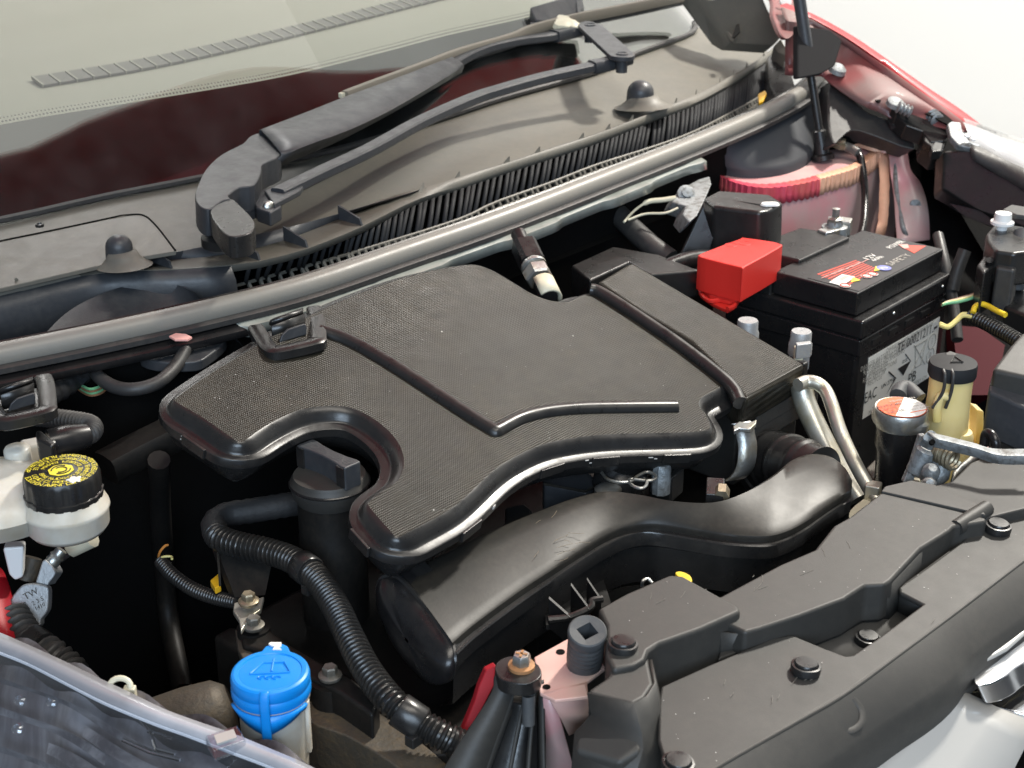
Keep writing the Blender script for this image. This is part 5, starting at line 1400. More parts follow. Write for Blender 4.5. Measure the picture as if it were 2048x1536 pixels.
obj('clamp_hole', lathe(q + V((-.008, -.009, .004)), (-.4, -.9, 0), [(.0035, 0), (.0035, .002), (0, .002)], 12), DARK, nt_)

# ------------------------------------------------------------------ black boxes behind the battery
fx = thing('fuse_box', 'tall black fuse box lid in front of the pink strut tower', 'fuse box')
ftop = PP([(1403, 404), (1436, 380), (1545, 388), (1566, 402), (1500, 462), (1475, 472), (1420, 440)], .030)
ftop = [P(1402, 402, .02), P(1432, 380, .046), P(1545, 390, .046), P(1566, 402, .044), P(1562, 420, .04), P(1500, 470, .01)]
m0 = [P(1380, 470, .0), P(1402, 402, .028), P(1432, 381, .044), P(1468, 383, .045)]
obj('lid', extr(PP([(1406, 396), (1436, 380), (1540, 388), (1566, 404), (1540, 420), (1520, 424), (1426, 412)], .045), V((.0, -.004, -.075))), BLK, fx, bev=.004, seg=3)
obj('lid_slope', extr([P(1414, 390, .0455), P(1536, 412, .0455), P(1506, 486, -.004), P(1352, 522, -.014)], V((.02, .02, -.03))), BLK, fx, bev=.003)
obj('lid_base', extr(PP([(1560, 470), (1600, 455), (1660, 464), (1700, 474), (1600, 520), (1550, 508)], .004), (0, 0, -.02)), BLK, fx, bev=.002)
obj('paint_dab', lathe(P(1540, 408, .0465), (0, 0, 1), [(.008, -.001), (.007, .001), (0, .0015)], 16, rf=lambda t, h: 1 + .3 * math.sin(2 * t)), WHITEC, fx)
lb = thing('relay_tray', 'low flat black plastic tray behind the air box', 'plastic tray')
obj('tray_top', extr(PP([(1142, 530), (1226, 492), (1318, 508), (1400, 540), (1300, 548), (1258, 524), (1180, 560)], .002), (0, 0, -.03)), BLK, lb, bev=.003)
pb = thing('black_pipe', 'two glossy black hoses passing between the air box and the red terminal cover', 'hose')
obj('pipe', tube(crom(PP([(1310, 548, -.01), (1350, 530, -.006), (1385, 520, -.004), (1430, 516, -.004)]), 6), .010, 12), GLB, pb)
obj('pipe', tube(crom(PP([(1335, 560, -.02), (1362, 546, -.016), (1400, 544, -.016)]), 6), .006, 12), GLB, pb)
sn = thing('coolant_temperature_sensor', 'black plug on a silver hex sensor with cream clip behind the engine cover', 'sensor')
sa = [P(1050, 496, .052), P(1062, 520, .046), P(1072, 545, .039), P(1086, 572, .032), P(1104, 592, .027)]
dvec = (sa[3] - sa[0]).normalized()
L_ = (sa[3] - sa[0]).length
obj('plug', merge(tube([sa[0] - dvec * .022, sa[0] - dvec * .004], .0075, 10), tube([sa[0] - dvec * .005, sa[0] + dvec * L_ * .42], .0115, 8, sq=(1, .9))), GLB, sn)
obj('hex', lathe(sa[0] + dvec * L_ * .42, dvec, [(.0105, 0), (.0125, .003), (.0125, .006), (.011, .007)], 24), ZINC, sn)
obj('hex_nut', lathe(sa[0] + dvec * L_ * .60, dvec, [(.013, 0), (.0135, .002), (.0135, .011), (.012, .013)], 6), ZINC, sn, ang=25)
arc = [i * math.pi / 9 for i in range(-1, 8)]
ca_, cb_, _ = frame(dvec)
obj('cream_clip', sheet([[sa[3] + dvec * (k) + (ca_ * math.cos(t) + cb_ * math.sin(t)) * .0125 for t in arc] for k in (-.004, .020)]), CREAM, sn, solid=.0022)
obj('plug_cap', tube([sa[3] - dvec * .002, sa[3] + dvec * .018], .0088, 14), BLK, sn)
tm = thing('throttle_bracket', 'grey cast bracket with a thin pale cable below the rubber seal', 'casting')
obj('plate', extr(PP([(1352, 388), (1372, 372), (1398, 358), (1420, 352), (1424, 368), (1412, 396), (1396, 430), (1380, 444), (1366, 428), (1372, 412), (1345, 404)], .030), V((.01, .02, -.02))), GREYM, tm, bev=.002)
obj('bolt', lathe(P(1372, 388, .032), (-.5, -.6, .6), [(.010, -.004), (.010, .002), (.006, .003), (.006, .007), (0, .008)], 14), GREYM, tm)
obj('cable', tube(crom(PP([(1352, 396, .03), (1325, 400, .028), (1295, 404, .026), (1268, 422, .02), (1248, 444, .014)]), 6), lambda s: .0028 if s < .035 else .0014, 8), CREAM, tm)
obj('cable', tube(crom(PP([(1356, 416, .026), (1330, 426, .022), (1290, 428, .02), (1256, 440, .015)]), 6), .0013, 8), CREAM, tm)
dk = thing('dark_hose', 'dark hose and bracket half lost in the shadow behind the air box', 'hose')
obj('hose', tube(crom(PP([(1228, 420, .01), (1262, 455, 0), (1300, 490, -.01), (1340, 520, -.02)]), 6), .012, 12), RUB, dk)

# ------------------------------------------------------------------ left strut tower, drain box, fender
st = thing('strut_tower', 'dull pink red strut tower with red and orange brushed seam sealer', 'body panel')
tw = crom([P(1395, 330, 0.005), P(1425, 345, 0.005), P(1470, 366, 0.005), P(1530, 376, 0.005), P(1600, 368, 0.005), P(1660, 352, 0.005), P(1705, 338, 0.005), P(1735, 320, 0.005), P(1762, 300, 0.005), P(1800, 290, 0.005)], 8)
obj('tower_wall', sheet([tw, [p + V((-.002, -.004, -.05)) for p in tw], [p + V((-.004, -.008, -.12)) for p in tw], [p + V((-.004, -.008, -.2)) for p in tw]]), PINK, st, ang=70)
rw = [P(1796, 292, 0.006), P(1812, 300, 0.002), P(1820, 340, -0.015), P(1838, 365, -0.028), P(1850, 395, -0.040), P(1856, 430, -0.054), P(1858, 480, -0.080)]
rw0 = [P(1770, 296, 0.006), P(1776, 304, 0.002), P(1780, 345, -0.015), P(1784, 370, -0.028), P(1788, 400, -0.040), P(1790, 436, -0.054), P(1794, 490, -0.080)]
obj('tower_gusset', sheet([crom(rw0, 4), [a.lerp(b, .5) for a, b in zip(crom(rw0, 4), crom(rw, 4))], crom(rw, 4)]), PINK, st, solid=.002, ang=70)
obj('tower_top', sheet([tw, [p + V((.02, .03, -.001)) for p in tw], [p + V((.04, .10, -.004)) for p in tw]]), PINK, st, ang=70)
obj('gusset_flange', tube(crom(PP([(1786, 300, 0.000), (1790, 345, -0.015), (1795, 400, -0.040), (1806, 455, -0.062), (1818, 480, -0.080)]), 4), .003, 8), GREYM, st)
obj('gusset_plug', lathe(P(1831, 410, -0.044), (-.6, -.7, .3), [(.007, -.003), (.007, .0005), (0, .0008)], 18), GREYM, st)
# sealer bands with brushed ripples
n_s = 150
tws = even(tw, n_s)
r1, r2 = [], []
for i, p in enumerate(tws):
    w1 = .0009 * math.sin(i * 1.9) + .0006 * noise.noise(V((i * .31, 0, 0)))
    edge = .018 + .003 * noise.noise(V((i * .13, 3, 0))) + .0012 * math.sin(i * 1.9 + 1)
    r1.append(p + V((-.0022 - w1, -.003 - w1, .001))); r2.append(p + V((-.0026 - w1, -.0034 - w1, -edge)))
k_ = 74
obj('seam_sealer', sheet([[p + V((.006, .010, .0008)) for p in r1[:k_ + 1]], r1[:k_ + 1], [a.lerp(b, .5) for a, b in zip(r1, r2)][:k_ + 1], r2[:k_ + 1]]), SEALR, st, solid=.001, ang=35)
obj('seam_sealer', sheet([[p + V((.006, .010, .0008)) for p in r1[k_:]], r1[k_:], [a.lerp(b, .5) for a, b in zip(r1, r2)][k_:], r2[k_:]]), SEALO, st, solid=.001, ang=35)
vs_ = even(crom(PP([(1762, 300, 0.002), (1764, 330, -0.010), (1765, 370, -0.028), (1764, 410, -0.044), (1760, 450, -0.060), (1752, 480, -0.080)]), 5), 60)
wv_ = (P(1775, 380, -0.030) - P(1757, 384, -0.030)).normalized() * .0085
obj('seam_sealer', sheet([[p - wv_ * (1 + .15 * noise.noise(p * 90)) - V((.003, .004, 0)) for p in vs_], [p - V((.0032, .0042, 0)) for p in vs_], [p + wv_ * (1 + .15 * noise.noise(p * 90 + V((5, 0, 0)))) - V((.003, .004, 0)) for p in vs_]]), SEALO, st, solid=.001)
hs_ = even(crom(PP([(1670, 288, 0.010), (1700, 284, 0.012), (1740, 296, 0.010), (1775, 292, 0.010), (1800, 282, 0.012)]), 5), 50)
obj('seam_sealer', sheet([[p + V((.010, .020, .004)) + V((0, 0, .001 * math.sin(i * 1.7))) for i, p in enumerate(hs_)], [p + V((0, 0, .005)) for p in hs_], [p - V((.006, .010, .002)) for p in hs_]]), SEALO, st, solid=.001)
obj('shelf', extr(PP([(1690, 280), (1716, 258), (1750, 250), (1800, 256), (1816, 276), (1806, 290), (1770, 296), (1735, 288)], 0.014), (0, 0, -.008)), PINKD, st, bev=.002)
obj('shelf_fold', extr(PP([(1728, 252), (1740, 240), (1800, 252), (1808, 268)], 0.022), (0, 0, -.014)), GREYM, st, bev=.002)
dbx = thing('drain_box', 'dark rounded black plastic drain box under the right end of the bonnet seal', 'plastic housing')
dbt = crom([P(1405, 322, .012), P(1445, 336, .012), P(1500, 343, .012), P(1560, 338, .012), P(1604, 324, .012), P(1626, 306, .012), P(1634, 285, .014)], 6)
dwt = crom(PP([(1400, 294, .050), (1440, 278, .051), (1490, 256, .053), (1545, 232, .056), (1588, 208, .059), (1618, 184, .062), (1632, 164, .065)]), 6)
obj('box_wall', sheet([dwt, [a.lerp(b, .12) + V((-.002, -.003, 0)) for a, b in zip(dwt, dbt)], [a.lerp(b, .88) + V((-.003, -.004, 0)) for a, b in zip(dwt, dbt)], dbt, [p + V((0, 0.002, -.02)) for p in dbt]]), SLATG, dbx, ang=80)
obj('side_panel', extr([P(1632, 150, .065), P(1655, 150, .065), P(1660, 160, .064), P(1652, 290, .012), P(1640, 300, .010), P(1630, 290, .012)], V((.01, .015, 0))), WIPM, dbx, bev=.002)
# bonnet prop and its boot
pr_ = thing('bonnet_prop', 'slim black bonnet prop rod standing in a grommet on the strut tower', 'prop rod')
pr_a = P(1646, 310, 0.012)
# rod stands up and leans: top leaves the picture
ptop = PL(1590, -60, V((pr_a.x, pr_a.y + .06, 0)), V((.2, 1, 0)))
pm = PL(1628, 150, V((pr_a.x, pr_a.y + .03, 0)), V((.2, 1, 0)))
rod = [pr_a, pr_a.lerp(ptop, .5), ptop]
Lr = (ptop - pr_a).length
obj('rod', tube([pr_a, pr_a.lerp(ptop, .52)], .0052, 12), BLK, pr_)
obj('upper_sleeve', tube([pr_a.lerp(ptop, .50), ptop], .0078, 12), WIPM, pr_)
obj('boot', lathe(pr_a + V((0, 0, -.002)), (ptop - pr_a), [(.014, -.004), (.014, .002), (.0095, .004), (.0088, .032), (.006, .034)], 24), BLK, pr_)
cbw = thing('black_cable', 'thin black cable with metal end running down the strut tower behind the battery', 'cable')
obj('cable', tube(crom(PP([(1716, 306, 0.016), (1722, 320, 0.010), (1728, 360, -0.010), (1730, 400, -0.028), (1728, 440, -0.044), (1722, 470, -0.056)]), 6), .0048, 10), GLB, cbw)
obj('end_fitting', tube(crom(PP([(1680, 290, 0.020), (1700, 296, 0.020), (1716, 306, 0.017)]), 4), .0058, 10), ZINC, cbw)
obj('end_bolt', lathe(P(1680, 290, 0.022), (0, -.2, 1), [(.010, -.003), (.010, .003), (.006, .004), (.006, .008), (0, .008)], 6), BRASSB, cbw)
fe_ = thing('front_wing', 'red front wing curving away at the upper right with dusty pink inner flange', 'body panel')
oed = crom(PP([(1560, 10, .168), (1614, 32, .157), (1656, 54, .145), (1700, 80, .133), (1750, 114, .117), (1800, 149, .100), (1850, 184, .085), (1900, 217, .072), (1950, 254, .060)]), 6)
ied = crom(PP([(1570, 40, .157), (1618, 50, .146), (1656, 70, .134), (1694, 94, .122), (1742, 130, .106), (1790, 166, .090), (1836, 200, .076), (1880, 232, .064), (1925, 266, .052)]), 6)
lo2 = crom(PP([(1570, 130, .10), (1618, 140, .098), (1645, 146, .096), (1672, 142, .096), (1696, 172, .086), (1730, 200, .076), (1764, 214, .068), (1790, 226, .060), (1804, 240, .054)]), 6)
flo = crom(PP([(1570, 150, .092), (1618, 156, .09), (1640, 152, .092), (1660, 168, .086), (1690, 190, .078), (1722, 210, .07), (1756, 224, .062), (1782, 238, .055), (1800, 248, .05)]), 6)
obj('wing_crown', sheet([[p + V((.05, -.01, -.03)) for p in oed], [p + V((.012, -.002, .001)) for p in oed], oed, [a.lerp(b, .25) + V((0, 0, .001)) for a, b in zip(oed, ied)]]), REDP, fe_, ang=70)
obj('inner_flange', sheet([[a.lerp(b, .25) + V((0, 0, .001)) for a, b in zip(oed, ied)], [a.lerp(b, .55) + V((0, 0, -.003)) for a, b in zip(oed, ied)], ied, [p + V((-.003, -.003, -.001)) for p in ied], [a.lerp(b, .5) for a, b in zip(ied, lo2)], lo2, flo]), PINKW, fe_, solid=.002, ang=50)
for (a, b) in (((1700, 160), (1712, 144)), ((1772, 200), (1784, 184))):
    obj('flange_rib', tube(PP([(a[0], a[1], .090 if a[0] < 1750 else .073), (b[0], b[1], .096 if a[0] < 1750 else .079)]), .0028, 8), PINKW, fe_)
obj('flange_slot', extr(PP([(1744, 195), (1754, 193), (1762, 200), (1758, 203), (1748, 199)], .0765), (0, 0, -.002)), DARK, fe_)
obj('flange_bolt', lathe(P(1674, 141, .101), (0, -.4, 1), [(.012, -.002), (.011, .004), (.006, .008), (0, .009)], 14), GREYM, fe_)
fg = thing('wing_foam_block', 'dark foam block filling the rear of the wing behind the prop rod', 'foam block')
obj('block', extr(PP([(1596, 50, .165), (1660, 60, .153), (1682, 76, .147), (1685, 84, .143), (1671, 132, .123), (1640, 150, .115), (1596, 158, .115)]), V((.006, .012, -.004))), FOAM, fg, bev=.003)
wh = thing('wheel_arch_liner', 'crumpled black liner in the dark gap below the pink wing flange', 'liner')
obj('liner', extr(crom(PP([(1662, 160, .085), (1690, 178, .078), (1716, 206, .066), (1740, 226, .056), (1800, 250, .044), (1830, 300, .02), (1720, 262, .04), (1690, 270, .04), (1668, 288, .036), (1656, 240, .05)]), 3, True), V((.02, .03, -.02))), RUB, wh, bev=.004)
obj('dark_back', extr(PP([(1640, 150, .06), (1810, 240, .03), (1930, 285, -.0), (2120, 420, -.04), (2120, 760, -.16), (1860, 760, -.16), (1840, 300, -.02), (1650, 280, .03)]), V((.05, .05, -.04))), DARK, wh)  # near-black sheet added to close the gap, standing in for its shade
obj('hinge_plate', extr(crom(PP([(1520, -40, .175), (1545, 0, .165), (1546, 30, .157), (1560, 66, .145), (1575, 78, .140), (1590, 64, .142), (1594, 30, .152), (1590, -40, .172)]), 3, True), V((.006, .010, -.004))), PINKW, bo, bev=.003)
obj('hinge_pin', lathe(P(1571, 3, .168), (-.5, -.7, .4), [(.008, -.002), (.008, .002), (0, .003)], 16), WHITEC, bo)
ap = thing('pillar_trim', 'dusty black plastic trim at the foot of the windscreen pillar', 'trim')
pt = [P(1378, -10, .150), P(1420, 0, .150), P(1520, -20, .165), P(1534, 20, .145), P(1552, 48, .128), P(1560, 78, .110), P(1548, 90, .100), P(1460, 86, .094), P(1440, 74, .098)]
obj('trim_panel', extr(pt, V((.01, .02, -.015))), COWLM, ap, bev=.003)
obj('trim_fold', tube(crom(PP([(1414, -6, .152), (1440, 36, .125), (1462, 74, .102), (1470, 82, .098)]), 5), .0045, 8), COWLM, ap)
obj('trim_slot', extr(PP([(1472, 52, .125), (1478, 50, .125), (1480, 66, .117), (1468, 78, .112), (1464, 76, .112)]), (0, 0, .002)), DARK, ap)
obj('trim_end', extr(PP([(1546, 92, .098), (1562, 76, .108), (1574, 98, .098), (1572, 112, .092), (1556, 106, .09)]), V((.004, .006, -.02))), COWLM, ap, bev=.002)
dv = thing('cowl_end_box', 'black plastic end box of the cowl with an amber tab', 'plastic housing')
obj('end_wall', extr([P(1535, 112, .078), P(1560, 100, .084), P(1580, 130, .078), P(1592, 176, .062), P(1560, 208, .056), P(1538, 170, .062)], V((.004, .008, -.03))), BLK, dv, bev=.003)
obj('amber_tab', extr(PP([(1516, 188, .066), (1530, 180, .07), (1534, 186, .068), (1526, 202, .062), (1518, 206, .06)]), (0, 0, -.004)), YLENS, dv, bev=.001)

# ------------------------------------------------------------------ air conditioning pipes and ports
acp = thing('aircon_pipes', 'pair of pale aluminium air conditioning pipes running down in front of the battery', 'pipes')
obj('thick_pipe', tube(crom(PP([(1602, 770, -.02), (1612, 810, -.035), (1640, 870, -.055), (1680, 945, -.078), (1715, 1000, -.095)]), 6), .0098, 16), ALU, acp)
obj('thin_pipe', tube(crom(PP([(1596, 770, -.012), (1612, 764, -.012), (1632, 766, -.012), (1650, 780, -.016), (1662, 806, -.022), (1676, 850, -.034), (1690, 885, -.044), (1716, 938, -.058), (1752, 1000, -.075)]), 7), .0060, 14), ALU, acp)
obj('pipe_foot', box(P(1745, 988, -.072), (.006, .002, 0), (-.002, .006, 0), (0, 0, .010)), ALU, acp, bev=.0015)
obj('pipe_bracket', extr(PP([(1690, 1030), (1710, 1010), (1742, 985), (1752, 990), (1740, 1005), (1700, 1035)], -.075), (0, 0, -.006)), CREAM, acp, bev=.001)
obj('pipe_bracket', extr(PP([(1732, 935), (1752, 915), (1764, 920), (1760, 945), (1745, 960)], -.08), (0, 0, -.02)), IRON, acp, bev=.002)
for (u, v, z, lab) in ((1603, 662, .002, 'nearer grey air conditioning service port with a screw cap and bolted tab'), (1496, 640, .002, 'grey air conditioning port half hidden behind the air box edge')):
    pt_ = thing('service_port', lab, 'service port', 'air conditioning service ports')
    q = P(u, v, z); r = pxr(q, 21)
    obj('port_cap', lathe(q, (0, 0, -1), [(0, .0002), (.0012, .0002), (.0012, -.0), (r * .92, 0), (r, .0015), (r, .010), (r * 1.12, .012), (r * 1.14, .022)], 32), GREYM if 0 else ALUC, pt_, ang=35)
    obj('port_body', lathe(q, (0, 0, -1), [(r * 1.1, .020), (r * 1.12, .034), (r * .9, .038), (r * .9, .065)], 6 if u > 1550 else 24), ALUC, pt_)
    if u > 1550:
        obj('port_tab', box(P(1606, 700, -.004), _R * .007 + _F * .002, V((0, 0, .007)), -_F * .0035), ALUC, pt_, bev=.001)
        obj('tab_dirt', box(P(1597, 706, -.008), _R * .004, V((0, 0, .006)), -_F * .004), CREAM, pt_, bev=.001)

# ------------------------------------------------------------------ radiator cap
rc = thing('radiator_filler', 'round metal radiator cap with red and white warning sticker on a black neck', 'radiator cap')
q = P(1803, 815, -.006); r = pxr(q, 54)
vang2 = math.atan2((-_F).dot(b_2), (-_F).dot(a_))
rct = obj('cap_top', lathe(q, (0, 0, 1), [(r * .97, -.010), (r, -.006), (r * 1.0, -.0015), (r * .965, 0), (r * .93, -.0004), (0, -.0002)], 56), ZINC, rc, ang=40)
a_, b_2, _ = frame((0, 0, 1))
lug = lambda t, h: 1 + .20 * max(0, math.cos(2 * (t - vang - .9))) ** 3 if h < -.006 else 1
obj('cap_skirt', lathe(q, (0, 0, 1), [(r * .88, -.0165), (r * .92, -.0145), (r * .94, -.009), (r * .95, -.006)], 64, rf=lug), ZINC, rc, ang=40)
disc = [q + (a_ * math.cos(2 * math.pi * i / 48) + b_2 * math.sin(2 * math.pi * i / 48)) * r * .90 + V((0, 0, .0002)) for i in range(48)]
obj('red_sticker', extr(disc, (0, 0, .0003)), ORPRINT, rct)
cut0, cut1 = vang + rad(-10), vang + rad(135)
nd = (P(1786, 838, 0) - P(1804, 800, 0)).normalized()      # dividing line of the sticker
nn = V((nd.y, -nd.x, 0))
if nn.dot(_R) < 0: nn = -nn
half = [p + V((0, 0, .0005)) for p in disc if (p - q).dot(nn) > -.10 * r and (p - q).length > 0]
half = [q + (p - q) * (.985 if 1 else 1) + V((0, 0, .0)) for p in half]
half.sort(key=lambda p: math.atan2((p - q).dot(nd), (p - q).dot(nn)))
obj('white_sticker', extr(half, (0, 0, .0003)), WPRINT, rct)
tx = nd * (1 if nd.dot(_R) > 0 else -1)
rx = (_R * .93 + _F * .36).normalized(); ry = V((-rx.y, rx.x, 0))
rlab = lambda s, x, y, size, m: obj('cap_lettering', text(s, q + rx * r * x + ry * r * y + V((0, 0, .0011)), rx, ry, size, 0), m, rct)
rlab('CAUTION', -.48, .24, .0062, BPRINT)
rlab('HOT', -.52, -.02, .0080, RPRINT)
rlab('NEVER', -.42, -.30, .0055, BPRINT)
for k, s in enumerate(('NEVER OPEN', 'WHEN HOT', 'PRESSURE', '1.1 bar 108 kPa', 'DO NOT OPEN')):
    rlab(s, .38, .50 - .22 * k, .0042, GPRINT)
obj('sticker_line', box(q + rx * r * .34 - ry * r * .58 + V((0, 0, .0012)), rx * r * .36, ry * .0003, (0, 0, .0002)), ORPRINT, rct)
obj('neck', lathe(q + V((0, 0, -.0145)), (0, 0, -1), [(r * .84, 0), (r * .84, .020), (r * .76, .025), (r * .68, .060), (r * .64, .12)], 40), GLB, rc, ang=50)
obj('overflow_pipe', tube([q + V((0, 0, -.026)) + _R * r * .6, q + V((0, 0, -.026)) + _R * r * 1.15 + _F * .004], .004, 10), BLK, rc)
obj('overflow_hose', tube(crom([P(1796, 792, -.02), P(1802, 780, -.018), P(1815, 778, -.018), P(1830, 792, -.02), P(1838, 800, -.022)], 5), .0075, 12), GRUB, rc)

# ------------------------------------------------------------------ coolant tank
ct = thing('coolant_tank', 'yellowed plastic coolant tank with black flip cap', 'coolant tank')
q = P(1907, 722, .030); r = pxr(q, 48)
tcap = obj('tank_cap', lathe(q, (0, 0, 1), [(r * .95, -.013), (r, -.011), (r, -.003), (r * .97, -.0005), (r * .55, .001), (0, .0015)], 44, rf=lambda t, h: 1 + .03 * max(0, math.cos(3 * t)) ** 6), SLATM, ct, ang=40)
tri = [P(u, v, .032) for u, v in ((1902, 724), (1909, 713), (1926, 724))]
obj('cap_mark', tube(tri + [tri[0]], .0006, 5), DUCTM, tcap)
obj('cap_tab', extr([P(u, v, .031) for u, v in ((1890, 706), (1900, 701), (1914, 706), (1910, 712), (1894, 712))], (0, 0, -.004)), RUB, ct, bev=.001)
for k in (0, 1):
    a = q - _F * r * .96 + _R * r * (-.62 + .34 * k) + V((0, 0, -.004))
    obj('cap_strap', tube(crom([a + V((0, 0, .003)) + _F * .003, a - _F * .003, a + V((0, 0, -.014)) - _F * .003, a + V((0, 0, -.030)) - _R * (.006 if k == 0 else .002)], 4), .0014, 8), RUB, ct)
obj('neck', lathe(q, (0, 0, -1), [(r * .90, .008), (r * .89, .03), (r * .93, .055), (r * 1.0, .070), (r * 1.0, .14)], 48), YELP, ct)
obj('neck_hook', tube(crom([q - _F * r * .92 + _R * r * s + V((0, 0, h)) for s, h in ((-.35, -.024), (-.62, -.024), (-.72, -.034), (-.66, -.046))], 5), .004, 10), YELP, ct)
ql = q + _R * r * .55 - _F * r * .35
obj('side_lobe', lathe(ql, (0, 0, -1), [(0, .060), (r * .5, .061), (r * .58, .065), (r * .60, .12)], 32), YELP, ct)
obj('tank_body', extr(crom(PP([(1876, 890), (1905, 905), (1950, 900), (1964, 870), (1958, 820), (1930, 800), (1888, 830)], -.065), 3, True), (0, 0, -.07)), YELP, ct, bev=.005)
obj('side_wall', extr([P(1954, 820, -.03), P(1968, 823, -.03), P(1968, 900, -.07), P(1950, 908, -.075)], V((.01, .012, 0))), YELP, ct, bev=.001)
obj('tank_rib', tube([P(1880, 846, -.045), P(1892, 870, -.055)], .003, 8), YELP, ct)

# ------------------------------------------------------------------ bonnet latch with rod
bl_ = thing('bonnet_latch', 'galvanised bonnet latch with greasy springs and a long flat lever', 'latch')
ltp = [(1826, 960, -.035), (1838, 905, -.012), (1846, 888, -.004)]
obj('latch_plate', extr([P(1806, 966, -.04), P(1822, 930, -.028), P(1840, 872, -.004), P(1852, 870, -.003), P(1850, 890, -.010), P(1836, 930, -.026), P(1828, 962, -.04)], V((.003, .004, .0))), GREYM, bl_, bev=.001)
hk = crom([P(1846, 876, .002), P(1856, 862, .006), P(1868, 862, .006), P(1876, 874, .002), P(1872, 888, -.002), P(1862, 886, -.002)], 3, True)
obj('latch_hook', extr(hk, V((.003, .004, -.008))), GREYM, bl_, bev=.002)
obj('latch_eye', lathe(P(1863, 886, .001), (-.5, -.5, .7), [(.0022, 0), (.0022, .003), (0, .003)], 12), DARK, bl_)
ls = (P(1868, 878, .004), P(1910, 888, .003), P(1958, 900, .002), P(2000, 912, .001), P(2070, 913, .001))
obj('lever', sheet([[p + V((0, 0, -.006)) for p in crom(list(ls), 5)], crom(list(ls), 5), [p + V((.004, .008, .0005)) for p in crom(list(ls), 5)]]), GREYM, bl_, solid=.002)
a, b = P(1855, 895, -.012), P(1830, 948, -.036)
obj('latch_roller', tube([a, a.lerp(b, .1), a.lerp(b, .9), b], [.006, .0085, .0085, .006], 16), GREYM, bl_)
for (u0, v0, u1, v1, rr_) in ((1886, 915, 1872, 970, .0085), (1866, 935, 1852, 965, .0070), (1860, 966, 1850, 980, .006)):
    a, b = P(u0, v0, -.020), P(u1, v1, -.040)
    obj('pawl', tube([a, a.lerp(b, .2), a.lerp(b, .7), b], [rr_ * .5, rr_, rr_, rr_ * .5], 14), GREYM, bl_)
cs = [P(1866 + 7 * k * .9, 900 + 3.0 * k, -.016) for k in range(8)]
sprp = []
for i in range(96):
    t = i / 96; c_ = cs[0].lerp(cs[-1], t); d = (cs[-1] - cs[0]).normalized(); e1, e2, _ = frame(d)
    sprp.append(c_ + (e1 * math.cos(t * 2 * math.pi * 6) + e2 * math.sin(t * 2 * math.pi * 6)) * .0075)
obj('latch_spring', tube(sprp, .0018, 6), BRASSB, bl_)
obj('latch_frame', sheet([[P(1898, 975, -.040), P(1905, 945, -.032), P(1918, 930, -.028), P(1940, 912, -.024), P(1960, 902, -.022)], [P(1918, 972, -.044), P(1920, 950, -.038), P(1932, 940, -.034), P(1955, 925, -.03), P(1970, 915, -.028)]]), ZINC, bl_, solid=.002)
obj('grease_block', extr(PP([(1808, 958), (1836, 950), (1870, 962), (1862, 985), (1812, 975)], -.042), (0, 0, -.01)), CREAM, bl_, bev=.003)
bl2 = thing('cable_grommet', 'black looped grommet beside the yellowed coolant tank foot', 'grommet')
obj('loop', tube(crom(PP([(1968, 925, -.03), (1985, 915, -.024), (1992, 890, -.012), (1984, 870, -.006), (1972, 868, -.008), (1968, 890, -.018)]), 5), .004, 10), GLB, bl2)
obj('pink_tab', extr(PP([(1958, 908), (1966, 888), (1976, 880), (1978, 896), (1966, 912)], -.02), (0, 0, -.004)), PINK, bl2, bev=.001)

# ------------------------------------------------------------------ right edge: relay box, plugs, wires, far lamp
rb = thing('relay_box', 'grey black relay box with stepped lid at the right picture edge', 'relay box')
ex0 = [(1968, 848, -.02), (1976, 770, .018), (1984, 735, .030), (2022, 690, .040), (2050, 660, .045)]
l_ = crom([P(*e) for e in ex0], 3)
base = P(1976, 770, .018)
obj('lid', extr([P(1984, 738, .028), P(2020, 690, .034), P(2044, 664, .037), P(2110, 650, .037), P(2110, 760, .028), P(2050, 752, .028)], V((0, 0, -.035))), GRAIN, rb, bev=.004, seg=3)
obj('lid_band', extr([P(1976, 782, .012), P(1985, 744, .016), P(2110, 770, .016), P(2110, 830, .006), P(2048, 815, .008)], V((0, 0, -.04))), WIPM, rb, bev=.003)
obj('lower_case', extr([P(1970, 846, -.018), P(1976, 792, .004), P(2110, 830, .004), P(2110, 920, -.025), P(2048, 878, -.02)], V((0, 0, -.05))), GRAIN, rb, bev=.004)
pl_ = thing('lamp_levelling_motor', 'cluster of black connectors with a white screw at the right picture edge', 'connector')
z0 = .050
obj('upper_plug', extr(PP([(1972, 466), (1988, 446), (2020, 448), (2050, 452), (2080, 470), (2080, 500), (2030, 506), (1990, 500), (1974, 480)], z0), (0, 0, -.035)), BLK, pl_, bev=.004)
obj('side_plug', extr(PP([(1954, 528), (1970, 508), (1992, 512), (1990, 530), (1968, 545)], .034), (0, 0, -.045)), BLK, pl_, bev=.003)
obj('plug_face', extr(PP([(1992, 512), (2030, 506), (2040, 520), (2030, 540), (1992, 534)], .036), (0, 0, -.05)), RUB, pl_, bev=.003)
obj('latch_bar', tube([P(1979, 520, .040), P(1972, 562, .012)], .0035, 10), GLB, pl_)
obj('grey_barrel', tube([P(2050, 470, .048), P(2042, 520, .030), P(2030, 575, .002)], [.012, .012, .009], 16), GRUB, pl_)
obj('lower_block', extr(PP([(1994, 572), (2020, 560), (2080, 566), (2080, 640), (2010, 612)], .0), (0, 0, -.03)), BLK, pl_, bev=.004)
obj('pale_pipe', tube(crom(PP([(1976, 560, .0), (1986, 585, -.01), (1996, 610, -.02)]), 4), .0085, 12), CREAM, pl_)
obj('top_tab', extr(PP([(2004, 418), (2022, 408), (2060, 414), (2060, 432), (2030, 428)], .066), (0, 0, -.006)), RUB, pl_, bev=.002)
q = P(2007, 428, .066)
